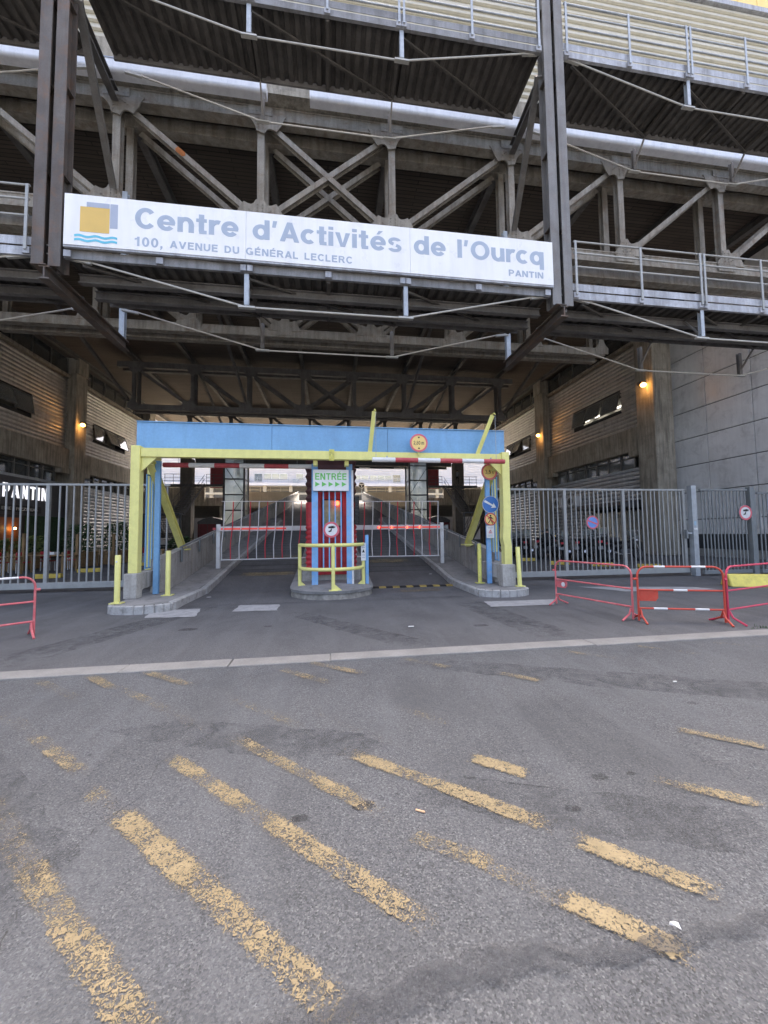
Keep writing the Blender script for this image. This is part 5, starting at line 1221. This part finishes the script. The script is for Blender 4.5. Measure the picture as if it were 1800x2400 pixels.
# ================================================================== BEYOND THE HALL
# raised concrete decks left and right of the ramp head, with parapets
for s in (-1, 1):
    side = 'left' if s < 0 else 'right'
    d = thing('parking_deck', f'raised concrete parking deck on piers on the {side} beyond the hall', 'deck', (s*20,56,5))
    MB().box(min(s*11.6,s*40),46,4.9,max(s*11.6,s*40),79,5.8).build('slab', CONCB, d)
    MB().box(min(s*4.63,s*11.58) if s > 0 else s*11.58,50.2,4.9,max(s*4.63,s*11.58) if s > 0 else -4.23,79,5.79).build('slab', CONCB, d)
    MB().box(min(s*(4.7 if s > 0 else 4.3),s*11.4),50.0,5.1,max(s*(4.7 if s > 0 else 4.3),s*11.4),50.19,6.95).build('wing_wall', BEIGE, d)
    MB().box(min(s*14.0,s*40),45.8,5.3,max(s*14.0,s*40),45.99,6.9).build('parapet', CONCB, d)
    for k, x in enumerate((12.2,20,28)): MB().box(s*x-.5,47,0,s*x+.5,48,4.897).build('pier', CONCB, d)
    for x in (6,9): MB().box(s*x-.3,53,0,s*x+.3,53.6,4.897).build('pier', CONCB, d)
    rl_ = MB()
    for z in (7.2,7.6): rl_.tube([(s*4.8,50.1,z),(s*11.3,50.1,z)], .03, 6)
    for k in range(6): rl_.tube([(s*(4.9+k*1.25),50.1,6.951),(s*(4.9+k*1.25),50.1,7.62)], .025, 6)
    rl_.build('railing', BEIGE, d)
    # dark viaduct pier
    c = tag(MB().box(s*14.6-.55,41.6,0,s*14.6+.55,42.7,9.5).build('pier', mat('dark_pier',(.13,.12,.105),.85,var=.2,streak=.5), bevel=.04), f'dark concrete pier beside the stairs on the {side}', 'column')
    # lift tower
    L = thing('lift_tower', f'glazed lift tower with steel frame on the {side} of the ramp', 'lift tower', (s*10,43,0))
    xa, xb, ya, yb = (8.9,10.95,42,44)
    for x in (xa,xb):
        for y in (ya,yb): MB().box(s*x-.09,y-.09,0,s*x+.09,y+.09,12).build('corner_post', DKST, L)
    for z in (.4,2.4,4.05,5.7,7.35,9.0,10.6):
        MB().box(min(s*xa,s*xb)+.095,ya-.06,z,max(s*xa,s*xb)-.095,ya+.06,z+.13).build('transom', DKST, L)
        MB().box(s*xa-.06,ya+.1,z,s*xa+.06,yb-.1,z+.13).build('transom', DKST, L)
    for z0, z1 in zip((.53,2.53,4.18,5.83,7.48,9.13),(2.4,4.05,5.7,7.35,9.0,10.6)):
        w2 = (xb-xa-.2)/2
        for k in (0,1): MB().box(min(s*xa,s*xb)+.1+k*w2+.01,ya-.01,z0,min(s*xa,s*xb)+.1+(k+1)*w2-.01,ya+.0,z1).build('glass_pane', GLSL, L)
        MB().box(s*xa-.01,ya+.1,z0,s*xa+.0,yb-.1,z1).build('glass_pane', GLSL, L)
    MB().bar((s*xa,ya-.12,5.8),(s*xb,ya-.12,8.9),.05,.05).build('brace', DKST, L); MB().bar((s*xb,ya-.12,2.5),(s*xa,ya-.12,5.6),.05,.05).build('brace', DKST, L); MB().bar((s*xa,ya-.13,.4),(s*xb,ya-.13,2.4),.05,.05).build('brace', DKST, L)
    MB().box(min(s*9.75,s*10.1),43.9,0.1,max(s*9.75,s*10.1),44.0,11.5).build('guide_rail', GALV, L)
    # red doors / landing / stair
    st = thing('steel_staircase', f'dark open steel staircase with landing on the {side} beyond the gantry', 'staircase', (s*13.8,40,0))
    def flight(x, y0, z0, y1, z1, w_=1.1):
        n = int(abs(z1-z0)/.19)
        for e in (-w_/2, w_/2):
            sgr = MB().bar((x+e,y0,z0),(x+e,y1,z1),.04,.24).build('stringer', DKST, st)
            for hz in (.55,1.0): MB().tube([(x+e,y0,z0+hz),(x+e,y1,z1+hz)], .022, 6).build('handrail', DKST, sgr)
            for k in range(5):
                f_ = (k+.5)/5; MB().tube([(x+e,y0+(y1-y0)*f_,z0+(z1-z0)*f_),(x+e,y0+(y1-y0)*f_,z0+(z1-z0)*f_+1.0)], .018, 5).build('baluster', DKST, sgr)
        tm = MB().box(-w_/2+.03,-.13,-.02,w_/2-.03,.13,.02).mesh('tread', DKST)
        for k in range(n): f_ = (k+.5)/n; link('tread', tm, st, (x,y0+(y1-y0)*f_,z0+(z1-z0)*f_))
    flight(s*13.2, 35.8,3.4, 41.3,6.75); flight(s*14.7, 35.8,3.4, 40.6,0.1)
    MB().box(min(s*12.5,s*15.4),34.4,3.30,max(s*12.5,s*15.4),35.75,3.4).build('mid_landing', DKST, st)
    MB().box(min(s*10.98,s*16.6),41.35,6.55,max(s*10.98,s*16.6),41.55,6.78).build('landing_beam', DKST, st)
    MB().box(min(s*10.98,s*16.6),41.56,6.7,max(s*10.98,s*16.6),43.2,6.8).build('top_landing', DKST, st)
    for z in (7.1,7.45,7.8):
        for a_, b_ in ((10.98,12.55),(13.9,16.6)): MB().tube([(s*a_,41.4,z),(s*b_,41.4,z)], .022, 6).build('landing_rail', DKST, st)
    for x in (11.0,11.8,12.5,13.9,14.8,15.7,16.5): MB().tube([(s*x,41.4,6.78),(s*x,41.4,7.82)], .022, 6).build('rail_post', DKST, st)
    for x in (12.5,15.4): MB().box(s*x-.07,34.5,0,s*x+.07,34.64,3.297).build('support', DKST, st)
    rdr = tag(MB().box(min(s*11.1,s*13.2),45.0,6.81,max(s*11.1,s*13.2),45.2,9.6).build('roller_door', mat('maroon_door',(.20,.03,.04),.5,var=.15,streak=.2)), f'maroon roller door above the stair landing on the {side}', 'door')
    for k in range(9): MB().box(min(s*11.12,s*13.18),44.985,6.85+k*.3,max(s*11.12,s*13.18),44.999,7.1+k*.3).build('slat', mat('maroon_door',(1,1,1)), rdr)
    tr = thing('covered_container', f'maroon container with curved dark cover under the {side} deck', 'container', (s*12.3,43,0))
    MB().box(min(s*11.2,s*14.0),43.6,.1,max(s*11.2,s*14.0),46,2.75).build('box', mat('maroon_box',(.13,.02,.025),.55,var=.2,streak=.3), tr)
    MB().prism([(0,2.753),(0,3.0),(.5,3.3),(1.4,3.5),(2.3,3.3),(2.85,3.0),(2.85,2.753)], (s*11.15,43.5,0), X*s, Z, (0,2.6,0)).build('cover', DKST, tr)
    for k in range(4): MB().box(s*(11.3+k*.85)-.04,43.55,.1,s*(11.3+k*.85)+.04,43.597,2.75).build('rib', BOOTHD, tr)
    for k in (0,1): MB().tube([(s*(11.6+k*1.9),43.8,.28),(s*(11.6+k*1.9),44.0,.28)], .25, 14).build('wheel', RUB, tr)
    aw = tag(MB().prism([(0,0),(2.6,.35),(2.6,.42),(0,.07)], (s*11.0,43.0,9.55), X*s, Z, (0,1.6,0)).build('awning', mat('red_awning',(.62,.09,.06),.6)), f'bright red sloping awning above the maroon door on the {side}', 'awning')
# footbridge joining the two lift towers
fb = thing('footbridge', 'dark steel footbridge crossing between the two lift towers', 'bridge', (0,43,9))
MB().ibeam((-14,42.6,9.35),(14,42.6,9.35),.3,.5,.05).build('girder', DKST, fb); MB().ibeam((-14,44.4,9.35),(14,44.4,9.35),.3,.5,.05).build('girder', DKST, fb)
MB().box(-14,42.5,9.603,14,44.5,9.7).build('deck', DKST, fb)
for k in range(5): MB().box(-8+k*4-.6,43.3,9.0,-8+k*4+.6,43.5,9.08).build('light_fitting', WHT, fb)
# corrugated hoarding right of the right parapet
hb = thing('hoarding', 'grey ribbed metal hoarding behind the right ramp parapet', 'hoarding', (6,20,0))
for k in range(16): MB().box(5.1+k*.19,17+k*.55,0,5.14+k*.19,17+k*.55+.53,1.75+k*.02).build('sheet', FENC, hb)
# white building across the back
wb = thing('office_building', 'long white clad building with balcony closing the view at the back', 'building', (0,82,0))
MB().box(-60,80.1,0,60,95,26).build('wall', REFL, wb)
cr_ = MB().box(-60,79.97,0,60,80.09,.16).mesh('cladding_course', REFL)
for k in range(34): link('cladding_course', cr_, wb, (0,0,12.5+k*.36))
MB().box(-60,77.5,11.2,60,80.0,11.75).build('balcony_slab', REFL, wb)
MB().box(-60,78.5,5.8,60,80.0,8.2).build('lower_wall', BEIGE, wb)
MB().box(-60,79.6,8.21,60,80.0,11.19).build('recess_wall', mat('recess',(.2,.19,.17),.8), wb)
for k in range(24): MB().box(-57.6+k*5-.3,77.8,5.8,-57.6+k*5+.3,78.45,11.19).build('column', BEIGE, wb)
MB().box(-60,77.52,9.4,60,77.75,9.8).build('spandrel', BEIGE, wb)
for z in (12.1,12.5,12.85): MB().tube([(-60,77.6,z),(60,77.6,z)], .04, 6).build('rail', GALV, wb)
rp = MB().tube([(0,0,11.76),(0,0,12.86)], .035, 6).mesh('rail_post', GALV)
for k in range(56): link('rail_post', rp, wb, (-56+k*2.0,77.6,0))
for x, wdt, z0, z1 in ((-14.2,1.5,12.3,13.9),(-12.4,1.4,12.9,13.9),(-10.8,1.4,12.9,13.9),(-9.2,1.4,12.9,13.9),(9.2,1.4,12.8,13.7),(10.8,1.4,12.8,13.7),(12.4,1.4,12.8,13.7),(14.2,1.6,12.3,13.9),(5.8,1.4,12.8,13.7),(7.4,1.4,12.8,13.7),(-6,1.4,12.9,13.9),(-20,1.6,12.3,13.9),(20,1.6,12.3,13.9)):
    f_ = MB().box(x-wdt/2-.08,79.9,z0-.08,x+wdt/2+.08,79.965,z1+.08).build('window', WHT, wb); MB().box(x-wdt/2,79.88,z0,x+wdt/2,79.895,z1).build('pane', GLSD if z0 < 12.5 else GLSL, f_)
for x in (-16.3,-6.8): MB().box(x-.55,79.3,12.0,x+.55,79.85,12.8).build('air_unit', GALV, wb)
# T junction sign at the head of the ramp
t = thing('road_sign', 'round black and white direction sign on a pole at the head of the ramp', 'sign', (4.35,52,5.8))
MB().tube([(4.35,52,5.8),(4.35,52,8.3)], .04, 8).build('pole', GALV, t)
MB().disc((4.35,51.95,8.1), .42, X, Z, (0,.03,0), 24).build('disc', SBLK, t); MB().ring((4.35,51.945,8.1), .37, .42, X, Z, (0,-.01,0), 24).build('rim', WHT, t)
MB().prism([(-.05,-.28),(.05,-.28),(.05,.06),(.16,.06),(.16,-.02),(.3,.11),(.16,.24),(.16,.16),(-.16,.16),(-.16,.24),(-.3,.11),(-.16,-.02),(-.16,.06),(-.05,.06)], (4.35,51.944,8.1), X, Z, (0,-.01,0)).build('arrows', WHT, t)
# white van parked beyond the left stairs
v = thing('van', 'white van parked beyond the left staircase', 'van', (-17.6,47,0))
bp = [(0,.35),(0,1.1),(.25,1.25),(.75,1.95),(1.0,2.2),(4.6,2.25),(4.7,2.1),(4.75,.35)]
MB().prism(bp, (-18.5,44.2,0), Y, Z, (1.9,0,0)).build('body', WHT, v, bevel=.05)
MB().prism([(.34,1.3),(.76,1.9),(.80,1.9),(.40,1.3)], (-18.35,44.13,0), Y, Z, (1.6,0,0)).build('windscreen', GLSD, v)
for x in (-18.52,-16.66): MB().prism([(.8,1.3),(1.0,1.9),(1.8,1.95),(1.8,1.3)], (x,44.2,0), Y, Z, (.06,0,0)).build('side_window', GLSD, v)
for x in (-18.45,-16.85):
    for y in (45.1,48.0):
        wq = MB().tube([(x,y,.33),(x+.2,y,.33)], .33, 16).build('wheel', RUB, v); MB().disc((x-.01,y,.33), .18, Y, Z, (.22,0,0), 12).build('rim', GALV, wq)
for x in (-18.2,-17.0): MB().box(x-.15,44.16,.75,x+.15,44.22,.98).build('headlight', CHR, v)
MB().box(-18.3,44.14,.4,-16.8,44.2,.6).build('bumper', DKST, v)

# ================================================================== LITTER
ti = MB(); random.seed(3)
pts = [(random.uniform(-.03,.03),random.uniform(-.025,.025),random.uniform(0,.035)) for i in range(14)]
bm = bmesh.new(); [bm.verts.new(p) for p in pts]; bmesh.ops.convex_hull(bm, input=bm.verts); me = bpy.data.meshes.new('tissue'); bm.to_mesh(me); bm.free(); me.materials.append(WHT)
me.transform(Matrix.Scale(.6,4))
tag(link('tissue', me, None, (1.27,1.35,.02)), 'crumpled white tissue on the dark tar band', 'litter')
tag(MB().tube([(.455,2.12,.007),(.50,2.095,.007)], .005, 8).build('cigarette_butt', mat('cig',(.62,.38,.22),.7)), 'orange cigarette butt lying on the street', 'litter')
for i, (x, y, lab) in enumerate(((-2.9,9.9,'white paper scrap on the left lane'),(1.28,6.1,'white paper scrap on the forecourt near the kerb strip'),(3.35,3.42,'thin white paper scrap on the right of the street'),(3.15,11.9,'white paper scrap on the right lane'))):
    s_ = .05 if y > 5 else .02
    tag(MB().prism([(-s_,-.3*s_),(s_*.8,-.4*s_),(s_,.3*s_),(-.6*s_,.5*s_)], (x,y,rz(y)+.012), X, Y, (0,0,.006)).build('paper_scrap', WHT), lab, 'litter')
wd_ = MB()
for i in range(60):
    x = random.gauss(6.7,.25); y = 5.0+abs(random.gauss(0,.05)); h_ = random.uniform(.02,.07); a = random.uniform(0,6.28)
    wd_.add([(x,y,.0),(x+.01*math.cos(a),y+.01*math.sin(a),0),(x+.03*math.cos(a+1),y+.03*math.sin(a+1),h_)], [(0,1,2)])
tag(stuff(wd_.build('weeds', LEAF)), 'small tuft of weeds growing along the kerb strip on the right', 'weeds')
